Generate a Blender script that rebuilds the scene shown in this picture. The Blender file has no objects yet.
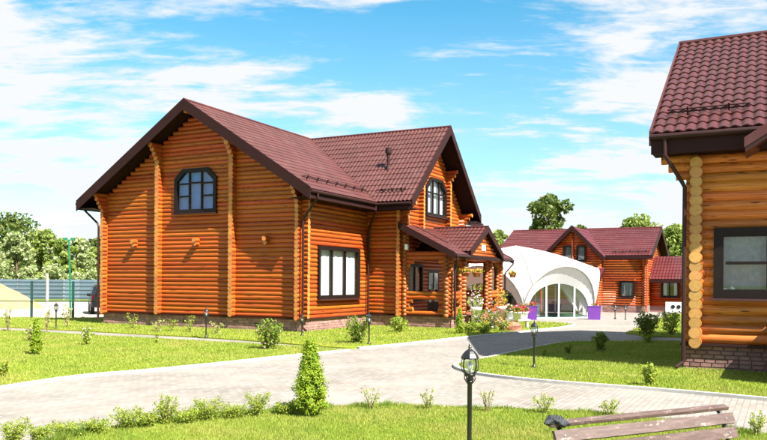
import bpy, math, random
import numpy as np
from mathutils import Vector, Matrix
random.seed(7)
RNG = np.random.default_rng(11)
SC = bpy.context.scene
COL = SC.collection
R = math.radians

# ------------------------------------------------------------------ camera
FPX, HOR, ROLL, EYE = 754.0, 281.5, R(0.4), 2.1      # fitted in photo pixels (767 x 440)
cam_d = bpy.data.cameras.new('camera')
cam = bpy.data.objects.new('camera', cam_d)
COL.objects.link(cam)
cam_d.sensor_width = 36.0
cam_d.sensor_fit = 'HORIZONTAL'
cam_d.lens = FPX / 767 * 36
cam_d.shift_y = (HOR - 220) / 767
cam_d.clip_end = 2000
cr, sr = math.cos(ROLL), math.sin(ROLL)
cam.matrix_world = Matrix(((cr, -sr, 0, 0), (0, 0, -1, 0), (sr, cr, 0, EYE), (0, 0, 0, 1)))
SC.camera = cam

# ------------------------------------------------------------------ light
SUN_EL = R(48)
SUN_H = Vector((0.69, -0.724, 0)).normalized()        # horizontal direction towards the sun
world = bpy.data.worlds.new('World')
SC.world = world
world.use_nodes = True
wn, wl = world.node_tree.nodes, world.node_tree.links
wn.clear()
w_out = wn.new('ShaderNodeOutputWorld')
w_bg = wn.new('ShaderNodeBackground')
w_bg.inputs['Strength'].default_value = 0.10
sky = wn.new('ShaderNodeTexSky')
sky.sky_type = 'NISHITA'
sky.sun_disc = False
sky.sun_elevation = SUN_EL
sky.sun_rotation = math.atan2(SUN_H.x, SUN_H.y)
sky.altitude = 0
sky.air_density = 1.0
sky.dust_density = 0.3
sky.ozone_density = 2.6


def wmath(op, a, b=None, clamp=False):
    n = wn.new('ShaderNodeMath'); n.operation = op; n.use_clamp = clamp
    for i, v in enumerate((a, b)):
        if v is None: continue
        if isinstance(v, (int, float)): n.inputs[i].default_value = v
        else: wl.new(v, n.inputs[i])
    return n.outputs[0]


tc = wn.new('ShaderNodeTexCoord')
sep = wn.new('ShaderNodeSeparateXYZ')
wl.new(tc.outputs['Generated'], sep.inputs[0])
zc = wmath('ADD', wmath('MAXIMUM', sep.outputs['Z'], 0.0), 0.16)
cmb = wn.new('ShaderNodeCombineXYZ')
wl.new(wmath('DIVIDE', sep.outputs['X'], zc), cmb.inputs[0])
wl.new(wmath('DIVIDE', sep.outputs['Y'], zc), cmb.inputs[1])


def wnoise(scale, detail, rough, off, dist=0.0, stretch=(1, 1, 1)):
    mp = wn.new('ShaderNodeMapping')
    mp.inputs['Location'].default_value = off
    mp.inputs['Scale'].default_value = stretch
    wl.new(cmb.outputs[0], mp.inputs[0])
    n = wn.new('ShaderNodeTexNoise')
    n.inputs['Scale'].default_value = scale; n.inputs['Detail'].default_value = detail
    n.inputs['Roughness'].default_value = rough; n.inputs['Distortion'].default_value = dist
    wl.new(mp.outputs[0], n.inputs['Vector'])
    return n.outputs['Fac']


CLOUD_OFF = (3.1, 1.2, 0.0)
big = wnoise(0.75, 3, 0.5, CLOUD_OFF)
mid = wnoise(2.0, 9, 0.62, (7.3, 2.1, 0.4), 0.25, (0.8, 1.35, 1))
fine = wnoise(6.5, 8, 0.65, (1.7, 5.1, 0.9), 0.6, (0.55, 1.6, 1))
den = wmath('ADD', wmath('ADD', wmath('MULTIPLY', big, 0.62), wmath('MULTIPLY', mid, 0.72)), wmath('MULTIPLY', fine, 0.30))
ramp = wn.new('ShaderNodeMapRange')
ramp.interpolation_type = 'SMOOTHSTEP'
ramp.inputs['From Min'].default_value = 0.755
ramp.inputs['From Max'].default_value = 0.90
wl.new(den, ramp.inputs['Value'])
low = wn.new('ShaderNodeMapRange')                     # cloud decks close up towards the horizon
low.inputs['From Min'].default_value = 0.34
low.inputs['From Max'].default_value = 0.02
low.inputs['To Max'].default_value = 0.58
wl.new(sep.outputs['Z'], low.inputs['Value'])
cover = wmath('ADD', ramp.outputs[0], wmath('MULTIPLY', low.outputs[0], wmath('ADD', mid, 0.15)), True)
mix = wn.new('ShaderNodeMix'); mix.data_type = 'RGBA'
hs = wn.new('ShaderNodeHueSaturation'); hs.inputs['Saturation'].default_value = 1.3; hs.inputs['Hue'].default_value = 0.474
hs.inputs['Value'].default_value = 0.64
wl.new(sky.outputs[0], hs.inputs['Color'])
wl.new(cover, mix.inputs['Factor'])
wl.new(hs.outputs[0], mix.inputs[6])
mix.inputs[7].default_value = (2.72, 2.80, 2.88, 1)
wl.new(mix.outputs[2], w_bg.inputs['Color'])
wl.new(w_bg.outputs[0], w_out.inputs['Surface'])

sun_d = bpy.data.lights.new('sun', 'SUN')
sun_d.energy = 5.0
sun_d.angle = R(0.53)
sun_d.color = (1.0, 0.95, 0.86)
sun = bpy.data.objects.new('sun', sun_d)
COL.objects.link(sun)
sdir = Vector((SUN_H.x * math.cos(SUN_EL), SUN_H.y * math.cos(SUN_EL), math.sin(SUN_EL)))
sun.rotation_euler = sdir.to_track_quat('Z', 'Y').to_euler()
sun.location = (20, -20, 40)
SC.view_settings.view_transform = 'Standard'
SC.view_settings.look = 'None'
SC.view_settings.gamma = 1
SC.view_settings.use_curve_mapping = False
SC.view_settings.exposure = 1.8


# ------------------------------------------------------------------ pixel helpers
def ray(px, py):
    a, b = (px - 383.5) / FPX, (HOR - py) / FPX
    return (a * cr - b * sr, 1.0, a * sr + b * cr)


def gnd(px, py, z=0.0):
    r = ray(px, py); s = (z - EYE) / r[2]
    return Vector((r[0] * s, s, z))


def at(px, py, Y):
    r = ray(px, py)
    return Vector((r[0] * Y, Y, EYE + r[2] * Y))


# ------------------------------------------------------------------ materials
class NT:
    def __init__(s, name):
        s.m = bpy.data.materials.new(name); s.m.use_nodes = True
        s.t = s.m.node_tree; s.n = s.t.nodes; s.l = s.t.links
        s.b = s.n['Principled BSDF']

    def new(s, k, **kw):
        n = s.n.new(k)
        for a, v in kw.items(): setattr(n, a, v)
        return n

    def coord(s, kind='Object', scale=(1, 1, 1), rnd=False):
        t = s.new('ShaderNodeTexCoord'); mp = s.new('ShaderNodeMapping')
        mp.inputs['Scale'].default_value = scale
        s.l.new(t.outputs[kind], mp.inputs[0])
        if rnd:
            oi = s.new('ShaderNodeObjectInfo'); mm = s.new('ShaderNodeMath', operation='MULTIPLY')
            mm.inputs[1].default_value = 37.0
            s.l.new(oi.outputs['Random'], mm.inputs[0]); s.l.new(mm.outputs[0], mp.inputs['Location'])
        return mp.outputs[0]

    def noise(s, vec, scale, detail=4, rough=0.55, dist=0):
        n = s.new('ShaderNodeTexNoise')
        n.inputs['Scale'].default_value = scale; n.inputs['Detail'].default_value = detail
        n.inputs['Roughness'].default_value = rough; n.inputs['Distortion'].default_value = dist
        s.l.new(vec, n.inputs['Vector'])
        return n.outputs['Fac']

    def ramp(s, fac, stops):
        r = s.new('ShaderNodeValToRGB')
        els = r.color_ramp.elements
        while len(els) < len(stops): els.new(0.5)
        for e, (p, c) in zip(els, stops): e.position = p; e.color = (*c, 1)
        s.l.new(fac, r.inputs[0])
        return r.outputs[0]

    def mix(s, a, b, fac, blend='MIX'):
        m = s.new('ShaderNodeMix', data_type='RGBA', blend_type=blend)
        for sock, v in ((m.inputs[0], fac), (m.inputs[6], a), (m.inputs[7], b)):
            if isinstance(v, (int, float)): sock.default_value = v
            elif isinstance(v, tuple): sock.default_value = (*v, 1)
            else: s.l.new(v, sock)
        return m.outputs[2]

    def hsv(s, col, rnd, dv=0.25, dh=0.02, base_v=1.0, sat=1.0):
        h = s.new('ShaderNodeHueSaturation')
        mr = s.new('ShaderNodeMapRange'); mr.inputs['To Min'].default_value = base_v - dv; mr.inputs['To Max'].default_value = base_v + dv
        s.l.new(rnd, mr.inputs['Value']); s.l.new(mr.outputs[0], h.inputs['Value'])
        f = s.new('ShaderNodeMath', operation='MULTIPLY'); f.inputs[1].default_value = 7.31
        g = s.new('ShaderNodeMath', operation='FRACT')
        s.l.new(rnd, f.inputs[0]); s.l.new(f.outputs[0], g.inputs[0])
        mh = s.new('ShaderNodeMapRange'); mh.inputs['To Min'].default_value = 0.5 - dh; mh.inputs['To Max'].default_value = 0.5 + dh
        s.l.new(g.outputs[0], mh.inputs['Value']); s.l.new(mh.outputs[0], h.inputs['Hue'])
        h.inputs['Saturation'].default_value = sat
        s.l.new(col, h.inputs['Color'])
        return h.outputs[0]

    def obj_rnd(s): return s.new('ShaderNodeObjectInfo').outputs['Random']
    def isl_rnd(s): return s.new('ShaderNodeNewGeometry').outputs['Random Per Island']

    def bump(s, h, strength=0.3, dist=0.01):
        b = s.new('ShaderNodeBump'); b.inputs['Strength'].default_value = strength; b.inputs['Distance'].default_value = dist
        s.l.new(h, b.inputs['Height']); s.l.new(b.outputs[0], s.b.inputs['Normal'])

    def done(s, col=None, rough=0.5, metal=0, spec=0.5, **kw):
        if col is not None:
            if isinstance(col, tuple): s.b.inputs['Base Color'].default_value = (*col, 1)
            else: s.l.new(col, s.b.inputs['Base Color'])
        if isinstance(rough, (int, float)): s.b.inputs['Roughness'].default_value = rough
        else: s.l.new(rough, s.b.inputs['Roughness'])
        s.b.inputs['Metallic'].default_value = metal
        s.b.inputs['Specular IOR Level'].default_value = spec
        for k, v in kw.items(): s.b.inputs[k].default_value = v
        return s.m


def m_plain(name, col, rough=0.5, metal=0, var=0.12, scale=6, bump=0.1, bd=0.004, rnd='obj', dv=0.06, spec=0.4):
    t = NT(name); v = t.coord(); n = t.noise(v, scale, 6, 0.6)
    lo = tuple(c * (1 - var) for c in col); hi = tuple(min(1, c * (1 + var)) for c in col)
    c = t.ramp(n, [(0.3, lo), (0.7, hi)])
    c = t.hsv(c, t.obj_rnd() if rnd == 'obj' else t.isl_rnd(), dv, 0.004)
    if bump: t.bump(t.noise(v, scale * 5, 4), bump, bd)
    return t.done(c, rough, metal, spec)


def m_log(name, c0, c1, c2, unit=True, isl=False):
    t = NT(name)
    v = t.coord('Object', (2.2, 1.6, 1.6) if unit else (1, 1, 1), rnd=True)
    g = t.noise(v, 3.0, 7, 0.62, 0.6)                       # blotches of stain
    v2 = t.coord('Object', (6, 14, 14) if unit else (12, 12, 60), rnd=True)
    gr = t.noise(v2, 2.0, 5, 0.6)                           # grain
    c = t.ramp(g, [(0.28, c0), (0.5, c1), (0.75, c2)])
    c = t.mix(c, t.ramp(gr, [(0.35, tuple(x * 0.6 for x in c0)), (0.6, c2)]), 0.25)
    vk = t.coord('Object', (5.5, 0.9, 0.9) if unit else (3, 3, 3), rnd=True)
    kn = t.new('ShaderNodeTexVoronoi'); kn.inputs['Scale'].default_value = 1.6
    t.l.new(vk, kn.inputs['Vector'])
    km = t.ramp(kn.outputs['Distance'], [(0.12, (1, 1, 1)), (0.22, (0, 0, 0))])
    c = t.mix(c, tuple(x * 0.35 for x in c0), km)
    c = t.hsv(c, t.isl_rnd() if isl else t.obj_rnd(), 0.22, 0.011)
    vc = t.coord('Object', (1.3, 11, 11) if unit else (14, 14, 90), rnd=True)
    ck = t.ramp(t.noise(vc, 1.0, 6, 0.7), [(0.585, (0, 0, 0)), (0.625, (1, 1, 1))])
    c = t.mix(c, tuple(x * 0.22 for x in c0), ck)
    vw = t.coord('Object', (1.1, 0.7, 0.7) if unit else (0.6, 0.6, 2.2), rnd=True)
    c = t.mix(c, (0.33, 0.17, 0.07), t.ramp(t.noise(vw, 2.3, 7, 0.7), [(0.56, (0, 0, 0)), (0.78, (0.45, 0.45, 0.45))]))
    t.bump(t.mix(gr, ck, 0.4), 0.35, 0.012)
    rg_ = t.new('ShaderNodeMapRange'); rg_.inputs['To Min'].default_value = 0.24; rg_.inputs['To Max'].default_value = 0.56
    t.l.new(g, rg_.inputs['Value'])
    return t.done(c, rg_.outputs[0], 0, 0.36)


def m_end(name, c0, c1):
    t = NT(name); tcn = t.new('ShaderNodeTexCoord'); sp = t.new('ShaderNodeSeparateXYZ')
    t.l.new(tcn.outputs['Object'], sp.inputs[0])
    cb = t.new('ShaderNodeCombineXYZ'); t.l.new(sp.outputs['Y'], cb.inputs[0]); t.l.new(sp.outputs['Z'], cb.inputs[1])
    wv = t.new('ShaderNodeTexWave', wave_type='RINGS', rings_direction='Z')
    wv.inputs['Scale'].default_value = 2.6; wv.inputs['Distortion'].default_value = 3; wv.inputs['Detail'].default_value = 3
    t.l.new(cb.outputs[0], wv.inputs['Vector'])
    c = t.ramp(wv.outputs['Fac'], [(0.1, c0), (0.9, c1)])
    vv = t.coord('Object', (1, 1, 1), rnd=True)
    c = t.mix(c, tuple(x * 0.45 for x in c0), t.ramp(t.noise(vv, 2.2, 7, 0.75), [(0.52, (0, 0, 0)), (0.72, (0.8, 0.8, 0.8))]))
    ln = t.new('ShaderNodeVectorMath', operation='LENGTH'); t.l.new(cb.outputs[0], ln.inputs[0])
    c = t.mix(c, tuple(x * 0.4 for x in c0), t.ramp(ln.outputs['Value'], [(0.86, (0, 0, 0)), (1.0, (0.8, 0.8, 0.8))]))
    c = t.hsv(c, t.obj_rnd(), 0.16, 0.008)
    return t.done(c, 0.6)


def m_leaf(name, c0, c1, c2, trans=0.35, dv=0.3):
    t = NT(name)
    rnd = t.isl_rnd()
    c = t.ramp(rnd, [(0.0, c0), (0.5, c1), (1.0, c2)])
    v = t.coord(); n = t.noise(v, 1.1, 3)
    c = t.hsv(c, n, dv, 0.012)
    t.done(c, 0.55, 0, 0.25)
    tr = t.new('ShaderNodeBsdfTranslucent'); t.l.new(c, tr.inputs['Color'])
    mx = t.new('ShaderNodeMixShader'); mx.inputs[0].default_value = trans
    t.l.new(t.b.outputs[0], mx.inputs[1]); t.l.new(tr.outputs[0], mx.inputs[2])
    t.l.new(mx.outputs[0], t.n['Material Output'].inputs['Surface'])
    return t.m


def m_glass(name, tint=(0.9, 0.95, 0.97), refl=0.5, base=0.12):
    t = NT(name)
    g = t.new('ShaderNodeBsdfGlossy'); g.inputs['Roughness'].default_value = 0.015
    tr = t.new('ShaderNodeBsdfTransparent'); tr.inputs['Color'].default_value = (*tint, 1)
    ge = t.new('ShaderNodeNewGeometry'); dt = t.new('ShaderNodeVectorMath', operation='DOT_PRODUCT')
    t.l.new(ge.outputs['Incoming'], dt.inputs[0]); t.l.new(ge.outputs['Normal'], dt.inputs[1])
    ab = t.new('ShaderNodeMath', operation='ABSOLUTE'); t.l.new(dt.outputs['Value'], ab.inputs[0])
    om = t.new('ShaderNodeMath', operation='SUBTRACT'); om.inputs[0].default_value = 1.0; t.l.new(ab.outputs[0], om.inputs[1])
    fr = t.new('ShaderNodeMath', operation='POWER'); fr.inputs[1].default_value = 5.0; t.l.new(om.outputs[0], fr.inputs[0])
    mr = t.new('ShaderNodeMapRange'); mr.inputs['To Min'].default_value = base; mr.inputs['To Max'].default_value = 1.0
    t.l.new(fr.outputs[0], mr.inputs['Value'])
    mm = t.new('ShaderNodeMath', operation='MULTIPLY'); mm.inputs[1].default_value = refl * 2
    mm.use_clamp = True
    t.l.new(mr.outputs[0], mm.inputs[0])
    bp = t.new('ShaderNodeBump'); bp.inputs['Strength'].default_value = 0.03
    t.l.new(t.noise(t.coord(), 1.3, 2), bp.inputs['Height']); t.l.new(bp.outputs[0], g.inputs['Normal'])
    mx = t.new('ShaderNodeMixShader')
    t.l.new(mm.outputs[0], mx.inputs[0]); t.l.new(tr.outputs[0], mx.inputs[1]); t.l.new(g.outputs[0], mx.inputs[2])
    t.l.new(mx.outputs[0], t.n['Material Output'].inputs['Surface'])
    return t.m


def m_roof(name, col):
    t = NT(name); v = t.coord(); n = t.noise(v, 0.7, 5, 0.6)
    c = t.ramp(n, [(0.3, tuple(x * 0.8 for x in col)), (0.7, tuple(x * 1.2 for x in col))])
    c = t.mix(c, (0.16, 0.09, 0.075), t.ramp(t.noise(t.coord('Object', (1, 1, 0.35)), 1.7, 8, 0.72), [(0.52, (0, 0, 0)), (0.8, (0.4, 0.4, 0.4))]))
    c = t.hsv(c, t.obj_rnd(), 0.12, 0.006)
    rr = t.new('ShaderNodeMapRange'); rr.inputs['To Min'].default_value = 0.28; rr.inputs['To Max'].default_value = 0.5
    t.l.new(t.noise(v, 3, 5), rr.inputs['Value'])
    return t.done(c, rr.outputs[0], 0.0, 0.5)


M = {}
M['log'] = m_log('varnished_log', (0.18, 0.030, 0.0045), (0.35, 0.069, 0.008), (0.47, 0.128, 0.018))
M['log_m'] = m_log('varnished_log_joined', (0.18, 0.030, 0.0045), (0.35, 0.069, 0.008), (0.47, 0.128, 0.018), False, True)
M['end'] = m_end('log_end_grain', (0.40, 0.14, 0.025), (0.52, 0.22, 0.05))
M['rlog'] = m_log('honey_log', (0.24, 0.055, 0.009), (0.46, 0.140, 0.020), (0.54, 0.205, 0.042))
M['rend'] = m_end('honey_end_grain', (0.40, 0.20, 0.045), (0.54, 0.30, 0.085))
M['flog'] = m_log('far_log', (0.26, 0.036, 0.006), (0.36, 0.06, 0.009), (0.44, 0.10, 0.016), False, True)
M['roof'] = m_roof('maroon_metal_tile', (0.068, 0.0165, 0.0150))
M['roof_far'] = m_roof('maroon_metal_tile_far', (0.085, 0.014, 0.0145))
M['brown'] = m_plain('dark_brown_metal', (0.026, 0.0085, 0.0075), 0.5, 0, 0.1, 2, 0, spec=0.25)
M['fascia'] = m_plain('fascia_boards', (0.024, 0.0075, 0.0068), 0.6, 0, 0.15, 3, 0.1, spec=0.15)
M['soffit'] = m_plain('soffit_boards', (0.018, 0.007, 0.006), 0.7, 0, 0.2, 3, 0.15, spec=0.1)
M['frame'] = m_plain('window_casing', (0.010, 0.0055, 0.005), 0.5, 0, 0.2, 8, 0.1, spec=0.2)
M['glass'] = m_glass('window_glass', refl=0.5, base=0.10)
M['glass_up'] = m_glass('window_glass_reflective', refl=0.6, base=0.34)
M['pvc'] = m_glass('clear_tent_film', (0.93, 0.95, 0.95), 0.5, 0.12)
M['room'] = m_plain('dim_room', (0.10, 0.08, 0.065), 0.9, 0, 0.2, 1, 0)
M['curtain'] = m_plain('white_curtain', (0.52, 0.53, 0.53), 0.85, 0, 0.05, 3, 0)
M['sky_reflection_curtain'] = m_plain('curtain_painted_sky_reflection', (0.05, 0.18, 0.52), 0.85, 0, 0.15, 3, 0)  # blue sky reflection of the front gable window, painted into the curtain colour
M['lace'] = m_plain('grey_lace', (0.17, 0.20, 0.19), 0.9, 0, 0.25, 9, 0)
M['black'] = m_plain('black_iron', (0.012, 0.012, 0.013), 0.38, 0, 0.2, 10, 0.1)
M['lamp_glass'] = m_glass('lantern_glass', (0.9, 0.93, 0.93), 0.5, 0.16)
M['white'] = m_plain('white_plastic', (0.75, 0.75, 0.74), 0.45, 0, 0.05, 4, 0)
M['fabric'] = m_plain('white_membrane', (0.60, 0.60, 0.60), 0.5, 0, 0.03, 2, 0.05)
M['purple'] = m_plain('purple_box', (0.13, 0.035, 0.26), 0.45, 0, 0.1, 3, 0)
M['green_paint'] = m_plain('green_painted_steel', (0.012, 0.14, 0.07), 0.45, 0, 0.15, 3, 0)
M['green_post'] = m_plain('dark_green_post', (0.012, 0.05, 0.045), 0.45, 0, 0.15, 3, 0)
M['pole'] = m_plain('weathered_pole', (0.32, 0.30, 0.27), 0.8, 0, 0.2, 3, 0.2)
M['fence'] = m_plain('blue_grey_sheet', (0.105, 0.15, 0.19), 0.4, 0.2, 0.18, 0.6, 0, dv=0.16)
M['carpaint'] = m_plain('black_car_paint', (0.010, 0.011, 0.014), 0.18, 0.0, 0.1, 2, 0, spec=0.7)
M['carglass'] = m_plain('dark_car_glass', (0.012, 0.014, 0.016), 0.06, 0, 0.1, 2, 0, spec=0.8)
M['tyre'] = m_plain('tyre_rubber', (0.02, 0.02, 0.02), 0.85, 0, 0.2, 20, 0.2)
M['chrome'] = m_plain('bright_trim', (0.6, 0.6, 0.62), 0.2, 0.9, 0.05, 4, 0)
M['red_lens'] = m_plain('red_lens', (0.06, 0.004, 0.004), 0.2, 0, 0.1, 4, 0)
M['bark'] = m_plain('bark', (0.10, 0.065, 0.042), 0.9, 0, 0.35, 6, 0.5, 0.02)
M['stem'] = m_plain('green_stem', (0.16, 0.13, 0.05), 0.8, 0, 0.3, 9, 0)
M['terracotta'] = m_plain('terracotta', (0.40, 0.13, 0.06), 0.8, 0, 0.2, 6, 0.1)
M['step'] = m_plain('stained_step_board', (0.26, 0.07, 0.035), 0.5, 0, 0.25, 5, 0.15)
M['bag'] = m_plain('dark_grey_plastic', (0.028, 0.030, 0.036), 0.3, 0, 0.5, 9, 0.8, 0.03)
M['boulder'] = m_plain('rusty_boulder', (0.28, 0.11, 0.07), 0.9, 0, 0.3, 6, 0.6, 0.03)

t = NT('bench_paint'); v = t.coord('Object', (1.2, 9, 9), rnd=True); n = t.noise(v, 3, 8, 0.7)
c = t.ramp(n, [(0.25, (0.045, 0.024, 0.019)), (0.52, (0.088, 0.054, 0.045)), (0.72, (0.15, 0.105, 0.09))])
v2 = t.coord('Object', (3, 7, 7), rnd=True)
c = t.mix(c, (0.28, 0.22, 0.20), t.ramp(t.noise(v2, 2.2, 9, 0.75), [(0.58, (0, 0, 0)), (0.66, (1, 1, 1))]))
t.bump(n, 0.3, 0.006); M['bench'] = t.done(c, 0.55)

t = NT('facing_brick'); v = t.coord(); n = t.noise(v, 9, 6, 0.65)
c = t.ramp(n, [(0.25, (0.13, 0.065, 0.057)), (0.5, (0.22, 0.115, 0.10)), (0.8, (0.31, 0.19, 0.17))])
c = t.hsv(c, t.obj_rnd(), 0.22, 0.012); t.bump(t.noise(v, 26, 5), 0.6, 0.012); M['brick'] = t.done(c, 0.85)
t = NT('facing_brick_joined'); v = t.coord(); n = t.noise(v, 9, 6, 0.65)
c = t.ramp(n, [(0.25, (0.16, 0.08, 0.07)), (0.5, (0.26, 0.14, 0.12)), (0.8, (0.36, 0.22, 0.20))])
c = t.hsv(c, t.isl_rnd(), 0.25, 0.012); t.bump(t.noise(v, 26, 5), 0.6, 0.012); M['brick_j'] = t.done(c, 0.85)
M['mortar'] = m_plain('mortar', (0.17, 0.13, 0.12), 0.95, 0, 0.2, 8, 0.3)
M['kerb'] = m_plain('concrete_kerb', (0.40, 0.385, 0.36), 0.9, 0, 0.12, 5, 0.3)

# paving: small blocks, patched with dust and reddish stains
t = NT('block_paving'); v = t.coord('Object')
bk = t.new('ShaderNodeTexBrick'); bk.offset = 0.5; bk.inputs['Scale'].default_value = 1.0
bk.inputs['Brick Width'].default_value = 0.21; bk.inputs['Row Height'].default_value = 0.105
bk.inputs['Mortar Size'].default_value = 0.008; bk.inputs['Mortar Smooth'].default_value = 0.4
bk.inputs['Color1'].default_value = (0.168, 0.150, 0.132, 1); bk.inputs['Color2'].default_value = (0.245, 0.224, 0.200, 1)
bk.inputs['Mortar'].default_value = (0.105, 0.094, 0.082, 1)
mp = t.new('ShaderNodeMapping'); mp.inputs['Rotation'].default_value = (0, 0, R(-62))
t.l.new(v, mp.inputs[0]); t.l.new(mp.outputs[0], bk.inputs['Vector'])
c = t.mix(bk.outputs['Color'], (0.268, 0.248, 0.224), t.ramp(t.noise(v, 0.5, 7, 0.65), [(0.35, (0, 0, 0)), (0.7, (0.75, 0.75, 0.75))]))
c = t.mix(c, (0.20, 0.135, 0.10), t.ramp(t.noise(t.coord('Object', (1, 1.6, 1)), 0.9, 9, 0.72), [(0.52, (0, 0, 0)), (0.72, (0.5, 0.5, 0.5))]))
c = t.mix(c, (0.15, 0.14, 0.14), t.ramp(t.noise(v, 2.3, 8, 0.75), [(0.60, (0, 0, 0)), (0.74, (0.6, 0.6, 0.6))]))
t.bump(bk.outputs['Fac'], 0.25, -0.006); M['paving'] = t.done(c, 0.9, 0, 0.2)

t = NT('lawn_soil'); v = t.coord()
c = t.ramp(t.noise(v, 0.6, 8, 0.7), [(0.3, (0.15, 0.20, 0.014)), (0.55, (0.22, 0.25, 0.022)), (0.75, (0.29, 0.28, 0.04))])
c = t.mix(c, (0.06, 0.11, 0.01), t.ramp(t.noise(v, 9, 6, 0.7), [(0.5, (0, 0, 0)), (0.75, (0.8, 0.8, 0.8))]))
t.bump(t.noise(v, 30, 5), 0.8, 0.04); M['lawn'] = t.done(c, 0.95, 0, 0.1)

t = NT('field'); v = t.coord()
c = t.ramp(t.noise(v, 0.07, 8, 0.65), [(0.35, (0.09, 0.14, 0.02)), (0.55, (0.17, 0.19, 0.035)), (0.72, (0.30, 0.25, 0.13))])
t.bump(t.noise(v, 5, 5), 0.6, 0.1); M['field'] = t.done(c, 0.95, 0, 0.1)
t = NT('dusty_yard'); v = t.coord()
c = t.ramp(t.noise(v, 0.5, 8, 0.65), [(0.3, (0.26, 0.22, 0.18)), (0.7, (0.36, 0.325, 0.28))])
t.bump(t.noise(v, 9, 5), 0.5, 0.03); M['yard'] = t.done(c, 0.95, 0, 0.1)
t = NT('sand'); v = t.coord()
c = t.ramp(t.noise(v, 2, 8, 0.7), [(0.3, (0.27, 0.175, 0.08)), (0.7, (0.38, 0.27, 0.15))])
t.bump(t.noise(v, 6, 6, 0.7), 0.8, 0.08); M['sand'] = t.done(c, 0.95, 0, 0.1)


def m_grass(name, c0, c1, c2):
    t = NT(name); rnd = t.isl_rnd()
    c = t.ramp(rnd, [(0.0, c0), (0.6, c1), (1.0, c2)])
    g = t.new('ShaderNodeNewGeometry')
    n = t.noise(g.outputs['Position'], 0.55, 6, 0.65)
    c = t.mix(c, (0.42, 0.375, 0.11), t.ramp(n, [(0.45, (0, 0, 0)), (0.70, (0.75, 0.75, 0.75))]))
    n2 = t.noise(g.outputs['Position'], 2.4, 6, 0.7)
    c = t.mix(c, (0.10, 0.20, 0.02), t.ramp(n2, [(0.52, (0, 0, 0)), (0.70, (0.7, 0.7, 0.7))]))
    t.done(c, 0.6, 0, 0.2)
    tr = t.new('ShaderNodeBsdfTranslucent'); t.l.new(c, tr.inputs['Color'])
    mx = t.new('ShaderNodeMixShader'); mx.inputs[0].default_value = 0.4
    t.l.new(t.b.outputs[0], mx.inputs[1]); t.l.new(tr.outputs[0], mx.inputs[2])
    t.l.new(mx.outputs[0], t.n['Material Output'].inputs['Surface'])
    return t.m


M['grass'] = m_grass('grass_blades', (0.17, 0.255, 0.028), (0.26, 0.335, 0.045), (0.36, 0.39, 0.075))
M['leaf_thuja'] = m_leaf('thuja_sprays', (0.11, 0.20, 0.012), (0.23, 0.33, 0.018), (0.36, 0.42, 0.03))
M['leaf_shrub'] = m_leaf('shrub_leaves', (0.08, 0.14, 0.018), (0.16, 0.235, 0.028), (0.27, 0.33, 0.05))
M['leaf_lime'] = m_leaf('young_leaves', (0.14, 0.22, 0.02), (0.25, 0.33, 0.035), (0.38, 0.42, 0.07))
M['leaf_pale'] = m_leaf('dry_pale_leaves', (0.22, 0.26, 0.07), (0.36, 0.36, 0.12), (0.50, 0.47, 0.22))
M['leaf_dark'] = m_leaf('dark_tree_leaves', (0.05, 0.09, 0.018), (0.10, 0.145, 0.028), (0.18, 0.21, 0.05), 0.35)
M['leaf_tree'] = m_leaf('tree_leaves', (0.12, 0.18, 0.03), (0.22, 0.285, 0.05), (0.35, 0.41, 0.12), 0.4)
M['leaf_silver'] = m_leaf('silvery_leaves', (0.16, 0.22, 0.07), (0.31, 0.37, 0.14), (0.50, 0.53, 0.30), 0.4)
M['pink'] = m_plain('pink_petals', (0.72, 0.32, 0.42), 0.7, 0, 0.1, 5, 0, rnd='isl', dv=0.15)
M['lilac'] = m_plain('lilac_petals', (0.62, 0.46, 0.60), 0.7, 0, 0.1, 5, 0, rnd='isl', dv=0.2)
M['red'] = m_plain('red_petals', (0.60, 0.02, 0.04), 0.7, 0, 0.1, 5, 0, rnd='isl', dv=0.2)
M['orange'] = m_plain('orange_petals', (0.75, 0.28, 0.03), 0.7, 0, 0.1, 5, 0, rnd='isl', dv=0.2)


# ------------------------------------------------------------------ object helpers
def put(o, parent=None):
    COL.objects.link(o)
    if parent is not None: o.parent = parent
    return o


def tag(o, label=None, cat=None, group=None, kind=None):
    if label: o['label'] = label
    if cat: o['category'] = cat
    if group: o['group'] = group
    if kind: o['kind'] = kind
    return o


def thing(name, label, cat, loc=(0, 0, 0), rz=0.0, group=None):
    o = bpy.data.objects.new(name, None)
    o.location = loc; o.rotation_euler = (0, 0, rz); o.empty_display_size = 0.2
    put(o)
    return tag(o, label, cat, group)


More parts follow.
